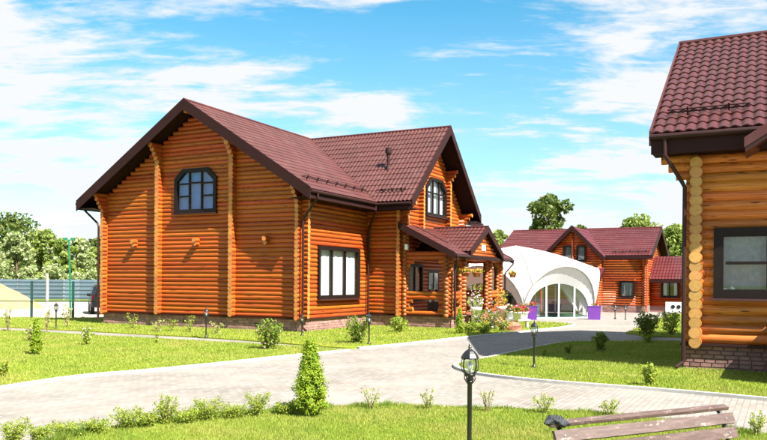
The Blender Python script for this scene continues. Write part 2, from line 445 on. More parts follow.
class MB:
    def __init__(s): s.v = []; s.f = []; s.mi = []; s.cur = 0

    def face(s, pts, mi=None):
        i = len(s.v); s.v += [tuple(p) for p in pts]; s.f.append(tuple(range(i, i + len(pts)))); s.mi.append(s.cur if mi is None else mi)

    def hexa(s, p):                                    # 8 points: bottom 0-3, top 4-7
        i = len(s.v); s.v += [tuple(q) for q in p]
        for f in ((3, 2, 1, 0), (4, 5, 6, 7), (0, 1, 5, 4), (1, 2, 6, 5), (2, 3, 7, 6), (3, 0, 4, 7)):
            s.f.append(tuple(i + k for k in f)); s.mi.append(s.cur)

    def box(s, x0, x1, y0, y1, z0, z1):
        s.hexa([(x0, y0, z0), (x1, y0, z0), (x1, y1, z0), (x0, y1, z0), (x0, y0, z1), (x1, y0, z1), (x1, y1, z1), (x0, y1, z1)])
        return s

    def slab(s, quad, th):                             # quad of top points, thickness straight down
        q = [Vector(p) for p in quad]; d = Vector((0, 0, th))
        s.hexa([p - d for p in q] + q); return s

    def bar(s, a, b, w, h, up=(0, 0, 1)):              # rectangular bar from a to b
        a, b = Vector(a), Vector(b); d = (b - a).normalized(); u = Vector(up)
        sd = d.cross(u)
        if sd.length < 1e-4: sd = d.cross(Vector((0, 1, 0)))
        sd = sd.normalized() * w / 2; uu = sd.cross(d).normalized() * h / 2
        s.hexa([a - sd - uu, a + sd - uu, b + sd - uu, b - sd - uu, a - sd + uu, a + sd + uu, b + sd + uu, b - sd + uu]); return s

    def tube(s, pts, r, n=8, cap=True, capmi=None):
        pts = [Vector(p) for p in pts]
        rs = r if isinstance(r, (list, tuple)) else [r] * len(pts)
        i0 = len(s.v); prev = None
        for k, p in enumerate(pts):
            d = (pts[min(k + 1, len(pts) - 1)] - pts[max(k - 1, 0)]).normalized()
            if prev is None:
                a = d.cross(Vector((0, 0, 1)))
                if a.length < 0.05: a = d.cross(Vector((0, 1, 0)))
            else: a = prev - d * prev.dot(d)
            a.normalize(); prev = a; b = d.cross(a)
            for j in range(n):
                an = 2 * math.pi * j / n
                s.v.append(tuple(p + (a * math.cos(an) + b * math.sin(an)) * rs[k]))
        for k in range(len(pts) - 1):
            for j in range(n):
                q = i0 + k * n
                s.f.append((q + j, q + (j + 1) % n, q + n + (j + 1) % n, q + n + j)); s.mi.append(s.cur)
        if cap:
            c = s.cur if capmi is None else capmi
            s.f.append(tuple(i0 + j for j in range(n))[::-1]); s.mi.append(c)
            q = i0 + (len(pts) - 1) * n
            s.f.append(tuple(q + j for j in range(n))); s.mi.append(c)
        return s

    def lathe(s, prof, c=(0, 0, 0), n=12, flute=0):    # prof: (r, z) from bottom
        i0 = len(s.v)
        for r, z in prof:
            for j in range(n):
                a = 2 * math.pi * j / n
                s.v.append((c[0] + r * math.cos(a), c[1] + r * math.sin(a), c[2] + z))
        for k in range(len(prof) - 1):
            for j in range(n):
                q = i0 + k * n
                s.f.append((q + j, q + (j + 1) % n, q + n + (j + 1) % n, q + n + j)); s.mi.append(s.cur)
        s.f.append(tuple(i0 + j for j in range(n))[::-1]); s.mi.append(s.cur)
        q = i0 + (len(prof) - 1) * n
        s.f.append(tuple(q + j for j in range(n))); s.mi.append(s.cur)
        return s

    def mesh(s, name, mats, smooth=False):
        me = bpy.data.meshes.new(name)
        me.from_pydata(s.v, [], s.f)
        for m in (mats if isinstance(mats, (list, tuple)) else [mats]): me.materials.append(m)
        if any(s.mi): me.polygons.foreach_set('material_index', s.mi)
        if smooth: me.polygons.foreach_set('use_smooth', [True] * len(me.polygons))
        me.update()
        return me

    def build(s, name, mats, parent=None, smooth=False, kind=None):
        o = put(bpy.data.objects.new(name, s.mesh(name, mats, smooth)), parent)
        if kind: o['kind'] = kind
        return o


def fast_mesh(name, V, nper, mats, mi=None):
    """V: (N*nper,3) array, faces of nper consecutive verts."""
    me = bpy.data.meshes.new(name)
    n = len(V) // nper
    me.vertices.add(len(V)); me.vertices.foreach_set('co', np.asarray(V, np.float32).ravel())
    me.loops.add(n * nper); me.loops.foreach_set('vertex_index', np.arange(n * nper, dtype=np.int32))
    me.polygons.add(n); me.polygons.foreach_set('loop_start', np.arange(0, n * nper, nper, dtype=np.int32))
    me.polygons.foreach_set('loop_total', np.full(n, nper, np.int32))
    for m in mats: me.materials.append(m)
    if mi is not None: me.polygons.foreach_set('material_index', np.asarray(mi, np.int32))
    me.update(calc_edges=True)
    return me


# ---- logs: unit meshes along x (length 1, radius 1), three uneven variants
def unit_log(mats, seed, n=14, segs=9):
    rg = np.random.default_rng(seed)
    b = MB(); ph = rg.uniform(0, 6.28, 4)
    for k in range(segs + 1):
        x = k / segs
        for j in range(n):
            a = 2 * math.pi * j / n
            rr = 1 + 0.025 * math.sin(7 * x + 2 * a + ph[0]) + 0.022 * math.sin(17 * x - a + ph[1]) + 0.012 * rg.normal()
            b.v.append((x, rr * math.cos(a), rr * math.sin(a)))
    for k in range(segs):
        for j in range(n):
            q = k * n
            b.f.append((q + j, q + n + j, q + n + (j + 1) % n, q + (j + 1) % n)); b.mi.append(0)
    b.f.append(tuple(range(n))); b.mi.append(1)
    b.f.append(tuple(range(segs * n, segs * n + n))[::-1]); b.mi.append(1)
    me = b.mesh('log', mats, True)
    for p in me.polygons:
        if len(p.vertices) > 4: p.use_smooth = False
    return me


LOGS = [unit_log([M['log'], M['end']], i) for i in range(3)]
RLOGS = [unit_log([M['rlog'], M['rend']], i + 5, 18, 12) for i in range(3)]


def log(parent, a, b, r, lib=LOGS, name='log'):
    a, b = Vector(a), Vector(b); d = (b - a).normalized()
    a = a + d * random.uniform(-0.007, 0.007); b = b + d * random.uniform(-0.007, 0.007); d = b - a
    o = bpy.data.objects.new(name, random.choice(lib))
    rz = math.atan2(d.y, d.x)
    o.location = a + Vector((0, 0, random.uniform(-0.004, 0.004)))
    o.rotation_euler = (random.uniform(0, 6.28), 0, rz)
    k = random.uniform(0.97, 1.04)
    o.scale = (d.length, r * k, r * k)
    return put(o, parent)


def split(x0, x1, holes, z):
    """segments of [x0,x1] not covered by holes [(hx0,hx1,hz0,hz1)] at height z"""
    segs = [(x0, x1)]
    for a, b, z0, z1 in holes:
        if not (z0 < z < z1): continue
        out = []
        for p, q in segs:
            if b <= p or a >= q: out.append((p, q)); continue
            if a > p: out.append((p, a))
            if b < q: out.append((b, q))
        segs = out
    return [s for s in segs if s[1] - s[0] > 0.05]


def tile_sheet(b, O, E, S, width, length, period, step, amp=0.022, lip=0.018, keep=None, segs=6):
    O, E, S = Vector(O), Vector(E).normalized(), Vector(S).normalized()
    N = E.cross(S); N = N if N.z > 0 else -N
    nr = max(1, round(length / step)); st = length / nr
    nc = max(1, round(width / period)) * segs; dx = width / nc
    prof = [amp * (0.5 + 0.5 * math.cos(2 * math.pi * (i % segs) / segs)) ** 0.8 for i in range(nc + 1)]
    for r in range(nr):
        for c in range(nc):
            x0, x1 = c * dx, (c + 1) * dx
            s0, s1 = r * st, (r + 1) * st
            if keep and not keep(O + E * (x0 + dx / 2) + S * (s0 + st / 2)): continue
            a, d = prof[c], prof[c + 1]
            p0 = O + E * x0 + S * s0 + N * (a + lip); p1 = O + E * x1 + S * s0 + N * (d + lip)
            p2 = O + E * x1 + S * s1 + N * d; p3 = O + E * x0 + S * s1 + N * a
            b.face((p0, p1, p2, p3))
            b.face((O + E * x0 + S * s0 + N * (a - 0.01), O + E * x1 + S * s0 + N * (d - 0.01), p1, p0))


def snow_guard(parent, a, b, n, up, mat):
    a, b = Vector(a), Vector(b)
    m = MB(); m.tube([a + up * 0.14, b + up * 0.14], 0.018, 6).tube([a + up * 0.07, b + up * 0.07], 0.018, 6)
    o = m.build('snow_guard', mat, parent)
    for i in range(n):
        p = a.lerp(b, (i + 0.5) / n)
        MB().bar(p - up * 0.02, p + up * 0.19, 0.05, 0.04, (1, 0, 0.3)).build('bracket', mat, o)


def brick_rows(b, x0, x1, z0, z1, fn, bw=0.29, bh=0.1, j=0.012):
    """fill with brick boxes; fn(x, d, z) -> world point, d depth outwards"""
    n = max(1, round((z1 - z0) / bh)); h = (z1 - z0) / n
    for r in range(n):
        x = x0 - (bw / 2 if r % 2 else 0)
        while x < x1:
            w = bw * random.uniform(0.85, 1.15)
            a, c = max(x, x0), min(x + w, x1)
            if c - a > 0.05:
                d = random.uniform(0.012, 0.03); za, zb = z0 + r * h + j / 2, z0 + (r + 1) * h - j / 2
                b.hexa([fn(a + j / 2, d, za), fn(c - j / 2, d, za), fn(c - j / 2, -0.02, za), fn(a + j / 2, -0.02, za),
                        fn(a + j / 2, d, zb), fn(c - j / 2, d, zb), fn(c - j / 2, -0.02, zb), fn(a + j / 2, -0.02, zb)])
            x += w


def window(parent, axis, plane, u0, u1, z0, z1, sign, cols, rows=None, clip=0.0, casing=0.15, curtain='curtain', glass='glass', depth=1.2, drape=1.0, name='window'):
    """axis 'x': wall runs along x, outward = -y (sign -1); axis 'y': wall runs along y, outward = +x (sign +1).
    clip cuts the top corners (45 degree-ish)."""
    def P(u, d, z):
        return (u, plane + sign * d, z) if axis == 'x' else (plane + sign * d, u, z)
    fr = MB()
    cz = clip * 0.85

    def outline(k):
        a, b, c, d = u0 + k, u1 - k, z0 + k, z1 - k
        if clip:
            q = clip - k * 0.25
            return [(a, c), (b, c), (b, d - q * 0.9), (b - q, d), (a + q, d), (a, d - q * 0.9)]
        return [(a, c), (b, c), (b, d), (a, d)]
    o1, o2 = outline(0), outline(casing)
    n = len(o1)
    for i in range(n):
        k = (i + 1) % n
        fr.hexa([P(o1[i][0], -0.1, o1[i][1]), P(o1[k][0], -0.1, o1[k][1]), P(o2[k][0], -0.1, o2[k][1]), P(o2[i][0], -0.1, o2[i][1]),
                 P(o1[i][0], 0.075, o1[i][1]), P(o1[k][0], 0.075, o1[k][1]), P(o2[k][0], 0.075, o2[k][1]), P(o2[i][0], 0.075, o2[i][1])])
    o = fr.build(name, M['frame'], parent)
    o3 = outline(casing + 0.002)
    # sash bars
    ia, ib, ic, idd = u0 + casing, u1 - casing, z0 + casing, z1 - casing

    def bar(u, v, za, zb, nm='mullion'):
        q = MB()
        q.hexa([P(u, -0.07, za), P(v, -0.07, za), P(v, 0.03, za), P(u, 0.03, za), P(u, -0.07, zb), P(v, -0.07, zb), P(v, 0.03, zb), P(u, 0.03, zb)])
        q.build(nm, M['frame'], o)
    cuts = [ia + (ib - ia) * c for c in cols]
    for c in cuts: bar(c - 0.045, c + 0.045, ic, idd)
    edges = [ia] + cuts + [ib]
    for i, lst in (rows or {}).items():
        for zz in lst:
            z = ic + (idd - ic) * zz
            bar(edges[i] + 0.047, edges[i + 1] - 0.047, z - 0.035, z + 0.035, 'transom')
    b = MB(); b.face([P(u, 0.0, z) for u, z in o3]); b.build('pane', M[glass], o)
    # sill
    q = MB(); q.hexa([P(u0 - 0.06, 0.03, z0 - 0.05), P(u1 + 0.06, 0.03, z0 - 0.05), P(u1 + 0.06, 0.2, z0 - 0.05), P(u0 - 0.06, 0.2, z0 - 0.05),
                      P(u0 - 0.06, 0.03, z0 + 0.0), P(u1 + 0.06, 0.03, z0 + 0.0), P(u1 + 0.06, 0.18, z0 - 0.01), P(u0 - 0.06, 0.18, z0 - 0.01)])
    q.build('window_sill', M['brown'], o)
    # room behind
    q = MB()
    a0, a1 = u0 - 0.3, u1 + 0.3
    zz0, zz1 = z0 - 0.3, z1 + 0.2
    for f in ([(a0, -depth, zz0), (a1, -depth, zz0), (a1, -depth, zz1), (a0, -depth, zz1)],
              [(a0, -0.2, zz0), (a0, -depth, zz0), (a0, -depth, zz1), (a0, -0.2, zz1)],
              [(a1, -0.2, zz0), (a1, -depth, zz0), (a1, -depth, zz1), (a1, -0.2, zz1)],
              [(a0, -0.2, zz0), (a1, -0.2, zz0), (a1, -depth, zz0), (a0, -depth, zz0)],
              [(a0, -0.2, zz1), (a1, -0.2, zz1), (a1, -depth, zz1), (a0, -depth, zz1)]):
        q.face([P(u, d, z) for u, d, z in f])
    q.build('room_lining', M['room'], o)
    if curtain:
        q = MB(); spans = [(u0 + 0.05, u1 - 0.05)] if drape >= 1 else [(u0 + 0.05, u0 + (u1 - u0) * drape / 2), (u1 - (u1 - u0) * drape / 2, u1 - 0.05)]
        for s0, s1 in spans:
            k = int((s1 - s0) / 0.03) + 2; pr = None
            for i in range(k + 1):
                u = s0 + (s1 - s0) * i / k
                d = -0.14 + 0.009 * math.sin(u * 31) + 0.012 * math.sin(u * 13 + 1)
                cur = (P(u, d, z0 - 0.1), P(u, d * 0.9 - 0.02, z1 + 0.05))
                if pr: q.face([pr[0], cur[0], cur[1], pr[1]])
                pr = cur
        q.build('curtain', M[curtain], o, True)
    return o


# ------------------------------------------------------------------ the ground
def sheet(name, pts, z, mat, kind='structure', th=None):
    b = MB()
    P = [Vector((p[0], p[1], z)) for p in pts]
    area = sum(P[i].x * P[(i + 1) % len(P)].y - P[(i + 1) % len(P)].x * P[i].y for i in range(len(P)))
    if area < 0: P.reverse()
    b.face(P)
    if th:
        for i in range(len(P)):
            k = (i + 1) % len(P); d = Vector((0, 0, th))
            b.face([P[i] - d, P[k] - d, P[k], P[i]])
    return b.build(name, mat, None, kind=kind)


def ribbon(name, pts, w, z0, z1, mat):
    """solid strip following a ground polyline, lying to its left side"""
    P = [Vector((p[0], p[1], 0)) for p in pts]; b = MB(); L = []
    for i, p in enumerate(P):
        d = (P[min(i + 1, len(P) - 1)] - P[max(i - 1, 0)]).normalized(); nrm = Vector((-d.y, d.x, 0))
        L.append((p, p + nrm * w))
    for i in range(len(P) - 1):
        (a, c), (e, g) = L[i], L[i + 1]
        z = lambda p, h: (p.x, p.y, h)
        b.hexa([z(a, z0), z(e, z0), z(g, z0), z(c, z0), z(a, z1), z(e, z1), z(g, z1), z(c, z1)])
    return b.build(name, mat, None, kind='structure')


def smooth_px(lst, n=5):
    """Catmull-Rom through pixel points, returns ground points"""
    out = []
    for i in range(len(lst) - 1):
        p0, p1, p2, p3 = lst[max(i - 1, 0)], lst[i], lst[i + 1], lst[min(i + 2, len(lst) - 1)]
        for k in range(n):
            t = k / n
            out.append(tuple(0.5 * (2 * p1[j] + (p2[j] - p0[j]) * t + (2 * p0[j] - 5 * p1[j] + 4 * p2[j] - p3[j]) * t * t + (3 * p1[j] - p0[j] - 3 * p2[j] + p3[j]) * t ** 3) for j in (0, 1)))
    out.append(lst[-1])
    return [gnd(*p).to_2d() for p in out]


g = MB(); rad = 900
g.face([(rad * math.cos(a), rad * math.sin(a), -0.02) for a in [2 * math.pi * i / 48 for i in range(48)]])
g.build('ground', M['field'], kind='structure')
sheet('paving', [(-40, -6), (60, -6), (60, 62), (14, 62), (-4, 40), (-13, 40), (-13.5, 36), (-40, 36)], 0.0, M['paving'])
sheet('yard', [gnd(-90, 317.6).to_2d(), gnd(120, 318.6).to_2d(), gnd(120, 300.5).to_2d(), gnd(-90, 304.5).to_2d()], -0.008, M['yard'])

# lawns (pixel outlines taken to the ground plane)
front_edge = smooth_px([(20, 462), (60, 445), (100, 433), (150, 424), (200, 418), (250, 414), (300, 411), (350, 408.5), (400, 408), (450, 409.5), (500, 411), (548, 413), (600, 416), (650, 420.5), (700, 427), (767, 438), (840, 456)])
LZ = 0.045
lawn_front = front_edge + [Vector((7.5, 3.0)), Vector((-6, 3.0))]
sheet('lawn', lawn_front, LZ, M['lawn'], th=0.06)
left_low = smooth_px([(-70, 398), (0, 388.5), (75, 377.5), (150, 371), (225, 363.5), (290, 356.5), (330, 352.6), (347, 351)])
left_up = smooth_px([(347, 351), (320, 349), (280, 346.5), (200, 342), (100, 336.5), (0, 331), (-80, 328.5)])
lawn_left = left_low + left_up[1:]
sheet('lawn', lawn_left, LZ, M['lawn'], th=0.06)
ribbon('kerb', left_low[::-1], 0.14, -0.05, LZ + 0.015, M['kerb'])
strip_low = smooth_px([(-80, 325), (0, 327.5), (100, 332.5), (200, 338), (260, 342), (300, 345.5), (330, 347.7), (352, 348.8), (378, 346.8), (400, 344.8), (429, 341.6), (460, 338.2), (492, 335), (520, 332), (545, 329.4), (562, 327.5), (573, 325.2)])
strip_up = [gnd(573, 325.2).to_2d(), gnd(560, 323.4).to_2d(), gnd(530, 322.5).to_2d(), gnd(470, 322).to_2d(), gnd(300, 318).to_2d(), gnd(120, 318.5).to_2d(), gnd(60, 318.5).to_2d(), gnd(-80, 317.5).to_2d()]
lawn_house = strip_low + strip_up[1:]
sheet('lawn', lawn_house, LZ, M['lawn'], th=0.06)
ribbon('kerb', strip_low[::-1][:45], 0.12, -0.05, LZ + 0.015, M['kerb'])
right_low = smooth_px([(850, 407), (767, 400), (700, 394), (650, 389.8), (600, 386.2), (550, 382.3), (510, 378.5), (480, 374.5), (463, 370), (458, 366.5), (463, 363.5), (482, 360.5), (512, 354), (540, 348), (562, 343.8), (590, 342.6), (640, 342.2), (690, 342.4), (760, 343.5)])
lawn_right = right_low + [gnd(850, 346).to_2d()]
sheet('lawn', lawn_right, LZ, M['lawn'], th=0.06)
ribbon('kerb', right_low[3:], 0.12, -0.05, LZ + 0.015, M['kerb'])
isl = [gnd(*p).to_2d() for p in [(626, 334), (650, 336.8), (700, 338.5), (760, 339), (760, 316), (690, 313.5), (668, 315), (652, 322), (640, 328)]]
sheet('lawn', isl, LZ, M['lawn'], th=0.06)


def inside(P, poly):
    poly = np.array([(p[0], p[1]) for p in poly]); x, y = P[:, 0], P[:, 1]
    c = np.zeros(len(P), bool); j = len(poly) - 1
    for i in range(len(poly)):
        xi, yi = poly[i]; xj, yj = poly[j]
        c ^= ((yi > y) != (yj > y)) & (x < (xj - xi) * (y - yi) / (yj - yi + 1e-12) + xi)
        j = i
    return c


def grass(poly, n, h, w, ymin=0, ymax=99, label='', xlim=0.60):
    poly_a = np.array([(p[0], p[1]) for p in poly])
    lo, hi = poly_a.min(0), poly_a.max(0); lo[1] = max(lo[1], ymin); hi[1] = min(hi[1], ymax)
    P = RNG.uniform(lo, hi, (int(n * 3.2), 2)); P = P[inside(P, poly)]
    P = P[np.abs(P[:, 0]) < xlim * P[:, 1]]
    P = P[RNG.uniform(0, 1, len(P)) < np.clip((lo[1] / P[:, 1]) ** 1.3, 0, 1)]
    P = P[:n]; k = len(P)
    sc = (P[:, 1] / lo[1]) ** 0.7
    az = RNG.uniform(0, 6.28, k); hh = h * RNG.uniform(0.5, 1.25, k) * sc ** 0.25; ww = w * sc * RNG.uniform(0.7, 1.3, k)
    patch = 0.75 + 0.5 * (np.sin(P[:, 0] * 2.1 + 1) * np.sin(P[:, 1] * 1.7) * 0.5 + 0.5); hh *= patch
    dx, dy = np.cos(az) * ww / 2, np.sin(az) * ww / 2
    la = RNG.uniform(0, 6.28, k); ln = hh * RNG.uniform(0.1, 0.8, k)
    V = np.zeros((k, 3, 3), np.float32)
    V[:, 0] = np.c_[P[:, 0] - dx, P[:, 1] - dy, np.full(k, LZ - 0.004)]
    V[:, 1] = np.c_[P[:, 0] + dx, P[:, 1] + dy, np.full(k, LZ - 0.004)]
    V[:, 2] = np.c_[P[:, 0] + np.cos(la) * ln, P[:, 1] + np.sin(la) * ln, LZ + hh]
    o = put(bpy.data.objects.new('grass', fast_mesh('grass', V.reshape(-1, 3), 3, [M['grass']])))
    tag(o, label, 'grass', kind='stuff')


grass(lawn_front, 130000, 0.042, 0.010, 9.0, 13, 'short mown grass of the lawn round the slatted bench')
grass(lawn_left, 120000, 0.045, 0.018, 14, 34, 'yellowish mown grass between the side path and the paved drive')
grass(lawn_house, 60000, 0.06, 0.028, 24, 45, 'green grass strip along the brick plinth of the gabled log house')
grass(lawn_right, 100000, 0.045, 0.016, 13, 28, 'grass in the shade beside the log house with the wide eave')
grass(isl, 12000, 0.10, 0.03, 28, 46, 'rough grass round the round bush across the drive', 0.75)

# ------------------------------------------------------------------ main log house
HY = -R(27)
H1 = thing('log_house', 'large orange log house with a front gable, arched attic windows and log porch', 'house', (-3.3, 30.36, 0), HY)
r1, cs = 0.100, 0.18
ZS, ZR, ZE, LW, OV, EV = 0.59, 9.78, 5.69, 11.0, 0.8, 0.9
SL = (ZR - ZE) / (LW / 2 + EV)
VC, HW, VB, WG = 9.25, 4.49, 5.61, 1.8
SLW = (ZR - ZE) / HW


def under(x): return ZR - SL * abs(x + LW / 2) - 0.24
def underw(y): return ZR - SLW * abs(y - VC) - 0.28


# wall A (front gable, faces -y)
holesA = [(-6.60, -4.41, 5.1, 6.53), (-6.49, -4.52, 6.53, 6.71), (-6.30, -4.71, 6.71, 6.9)]
core = MB(); logsA = []
k = 0
while True:
    z = ZS + cs / 2 + k * cs
    lim = (ZR - 0.27 - (z + 0.06)) / SL
    if lim < 0.25: break
    x0, x1 = max(-LW - 0.28, -LW / 2 - lim), min(0.28, -LW / 2 + lim)
    for a, b in split(x0, x1, holesA, z): logsA.append((a, b, z))
    for a, b in split(max(x0, -LW), min(x1, 0), holesA, z): core.box(a, b, 0.12, 0.17, z - cs / 2, z + cs / 2 - 0.001)
    k += 1
wallA = core.build('wall', M['log_m'], H1)
for a, b, z in logsA: log(wallA, (a, 0.1, z), (b, 0.1, z), r1)
# protruding ends of the cross walls, with stepped consoles under the rake
for xp in (-7.55, -3.43):
    zt = under(xp)
    k = 0
    while ZS + cs / 2 + k * cs < zt - 0.02:
        z = ZS + cs / 2 + k * cs; left = zt - z
        y0 = -0.24 - max(0, 0.85 - left) * 0.62
        log(wallA, (xp, y0, z), (xp, 0.06, z), r1 * 1.22); k += 1
for xp in (-11.1,):
    k = 0
    while ZS + k * cs < 6.0:
        z = ZS + 0.02 + k * cs; left = 6.05 - z
        log(wallA, (xp + 0.2, -0.26 - max(0, 0.8 - left) * 0.6, z), (xp + 0.2, 0.06, z), r1); k += 1
log(wallA, (-LW / 2, -0.72, ZR - 0.42), (-LW / 2, 0.1, ZR - 0.42), 0.12)
for xp in (-9.0, -5.38, -1.68):
    log(wallA, (xp, -0.26, 3.84), (xp, 0.05, 3.84), 0.11, name='beam_end'); log(wallA, (xp, -0.20, 3.68), (xp, 0.05, 3.68), 0.09, name='beam_end')
window(H1, 'x', 0.0, -6.68, -4.33, 5.02, 6.97, -1, (0.33, 0.67), {0: (0.36, 0.70), 1: (0.72,), 2: (0.36, 0.70)}, 0.46, 0.17, 'sky_reflection_curtain', 'glass', drape=1.0)

# wall B (window wall, faces +x)
core = MB(); logsB = []
holesB = [(1.29, 4.69, 1.43, 3.49)]
k = 0
while True:
    z = ZS + 0.02 + k * cs
    if z > 6.0: break
    ext = max(0, z - 5.25) * 0.6
    for a, b in split(-0.26 - ext, VB + 0.2, holesB, z): logsB.append((a, b, z))
    for a, b in split(0.15, VB, holesB, z): core.box(-0.17, -0.12, a, b + (0.1 if b > VB - 0.01 else 0), z - cs / 2, z + cs / 2 - 0.001)
    k += 1
wallB = core.build('wall', M['log_m'], H1)
for a, b, z in logsB: log(wallB, (-0.1, a, z), (-0.1, b, z), r1)
window(H1, 'y', 0.0, 1.21, 4.77, 1.35, 3.57, 1, (0.31, 0.66), None, 0, 0.15, 'curtain', 'glass', drape=1.0)

# wing wall C (faces -y at y = VB)
core = MB(); lg = []
k = 0
while ZS + cs / 2 + k * cs < 5.85:
    z = ZS + cs / 2 + k * cs
    lg.append((-0.25, WG + 0.26, z)); core.box(0, WG, VB + 0.12, VB + 0.17, z - cs / 2, z + cs / 2 - 0.001); k += 1
wallC = core.build('wall', M['log_m'], H1)
for a, b, z in lg: log(wallC, (a, VB + 0.1, z), (b, VB + 0.1, z), r1)
# wing gable wall D (faces +x at x = WG)
core = MB(); lg = []
YB = 2 * VC - VB
holesD = [(8.28, 10.72, 5.45, 6.80), (8.42, 10.58, 6.80, 7.0), (8.63, 10.37, 7.0, 7.22), (8.55, 9.95, 0.5, 2.75), (6.25, 7.75, 1.3, 2.85), (11.0, 12.3, 1.3, 2.85)]
k = 0
while True:
    z = ZS + 0.02 + k * cs
    lim = (ZR - 0.32 - (z + 0.06)) / SLW
    if lim < 0.25: break
    y0, y1 = max(VB - 0.26, VC - lim), min(YB + 0.26, VC + lim)
    for a, b in split(y0, y1, holesD, z): lg.append((a, b, z))
    for a, b in split(max(y0, VB + .15), min(y1, YB - .15), holesD, z): core.box(WG - 0.17, WG - 0.12, a, b, z - cs / 2, z + cs / 2 - 0.001)
    k += 1
wallD = core.build('wall', M['log_m'], H1)
for a, b, z in lg: log(wallD, (WG - 0.1, a, z), (WG - 0.1, b, z), r1)
for yp in (7.55, 10.95):
    zt = underw(yp); k = 0
    while 4.55 + k * cs < zt - 0.02:
        z = 4.55 + k * cs; left = zt - z
        log(wallD, (WG - 0.06, yp, z), (WG + 0.24 + max(0, 0.7 - left) * 0.65, yp, z), r1); k += 1
for yp, zt in ((YB + 0.1, 5.75), (VB + 0.1, 5.75)):
    for k in range(6):
        z = zt - 0.05 - k * cs
        log(wallD, (WG - 0.06, yp, z), (WG + 0.25 + max(0, 0.4 - k * 0.14), yp, z), r1)
log(wallD, (WG - 0.1, VC, ZR - 0.5), (WG + 0.72, VC, ZR - 0.5), 0.12)
window(H1, 'y', WG, 8.2, 10.8, 5.37, 7.3, 1, (0.33, 0.67), {0: (0.62,), 1: (0.62,), 2: (0.62,)}, 0.55, 0.15, 'curtain', 'glass', drape=1.0)
window(H1, 'y', WG, 6.17, 7.83, 1.22, 2.93, 1, (0.5,), None, 0, 0.12, 'curtain', 'glass')
window(H1, 'y', WG, 10.92, 12.38, 1.22, 2.93, 1, (0.5,), None, 0, 0.12, 'curtain', 'glass')
dr = MB().box(WG - 0.08, WG - 0.02, 8.5, 10.0, ZS, 2.8).build('door', M['frame'], H1)
MB().box(WG - 0.018, WG + 0.0, 8.68, 9.15, ZS + 0.5, 2.55).build('pane', M['carglass'], dr)
MB().box(WG - 0.018, WG + 0.0, 9.35, 9.82, ZS + 0.5, 2.55).build('pane', M['carglass'], dr)
MB().tube([(WG + 0.03, 9.25, 1.6), (WG + 0.03, 9.25, 1.75)], 0.012, 6).build('handle', M['chrome'], dr)
# walls out of sight: left side, back and the far side of the wing
b = MB()
for k in range(30):
    z = ZS + cs / 2 + k * cs
    b.tube([(-LW + 0.1, 0.0, z), (-LW + 0.1, 18.5, z)], r1, 8)
    b.tube([(-LW, 18.4, z), (0, 18.4, z)], r1, 8)
    b.tube([(-0.1, YB, z), (-0.1, 18.5, z)], r1, 8)
    if z < 5.5: b.tube([(0, YB - 0.1, z), (WG + 0.26, YB - 0.1, z)], r1, 8)
o = b.build('wall', M['log_m'], H1, True)
# plinth
b = MB(); b.box(-LW - 0.02, 0.02, 0.03, 18.4, 0, ZS - 0.06); b.box(0.02, WG, VB + 0.03, YB, 0, ZS - 0.06)
pl = b.build('plinth', M['mortar'], H1)
b = MB()
brick_rows(b, -LW - 0.03, 0.03, 0, ZS - 0.06, lambda x, d, z: (x, 0.03 - d, z))
brick_rows(b, 0.03, VB, 0, ZS - 0.06, lambda x, d, z: (0.02 + d, x, z))
brick_rows(b, 0.04, 4.17, 0, ZS - 0.06, lambda x, d, z: (x, VB + 0.03 - d, z))
brick_rows(b, VB + 0.03, YB, 0, ZS - 0.06, lambda x, d, z: (4.17 + d, x, z))
b.build('brick_facing', M['brick_j'], pl, kind='stuff')
b = MB()
b.box(-LW - 0.12, 0.12, -0.09, 0.14, ZS - 0.06, ZS - 0.01); b.box(-0.1, 0.122, 0.14, VB - 0.08, ZS - 0.06, ZS - 0.012)
b.box(0.0, 4.28, VB - 0.08, VB + 0.14, ZS - 0.06, ZS - 0.014)
b.build('sill_flashing', M['brown'], H1)
for x in (-9.4, -2.2, -6.1):
    MB().box(x - 0.09, x + 0.09, -0.01, 0.05, 0.25, 0.38).build('vent_opening', M['black'], H1)

# roof: slopes of the main block and of the wing
YEND = 19.2


def valley_keep_main(p): return not (p.x > -LW / 2 and 0 < p.y - (VC - HW) and ZR - SLW * abs(p.y - VC) > p.z + 0.12)
def valley_keep_wing(p): return ZR - SL * abs(p.x + LW / 2) < p.z + 0.12


b = MB()
XR, XL = EV, -LW - EV
ln = math.hypot(LW / 2 + EV, ZR - ZE)
tile_sheet(b, (XR, -OV, ZE), (0, 1, 0), (-(LW / 2 + EV), 0, ZR - ZE), YEND + OV, ln, 0.19, 0.40, keep=valley_keep_main)
tile_sheet(b, (XL, -OV, ZE), (0, 1, 0), ((LW / 2 + EV), 0, ZR - ZE), YEND + OV, ln, 0.19, 0.40, segs=4)
b.slab([(XR, -OV, ZE - 0.02), (XR, YEND, ZE - 0.02), (-LW / 2, YEND, ZR - 0.02), (-LW / 2, -OV, ZR - 0.02)], 0.2)
b.slab([(-LW / 2, -OV, ZR - 0.02), (-LW / 2, YEND, ZR - 0.02), (XL, YEND, ZE - 0.02), (XL, -OV, ZE - 0.02)], 0.2)
nslab = 12
b.mi[-nslab:] = [1] * nslab
roof1 = b.build('roof', [M['roof'], M['soffit']], H1)
b = MB(); XW = WG + 0.85
lw = math.hypot(HW, ZR - ZE)
tile_sheet(b, (XW, VC - HW, ZE), (-1, 0, 0), (0, HW, ZR - ZE), XW + LW / 2, lw, 0.205, 0.42, amp=0.048, lip=0.026, keep=valley_keep_wing)
tile_sheet(b, (XW, VC + HW, ZE), (-1, 0, 0), (0, -HW, ZR - ZE), XW + LW / 2, lw, 0.205, 0.40, segs=4, keep=valley_keep_wing)
c0 = len(b.f)
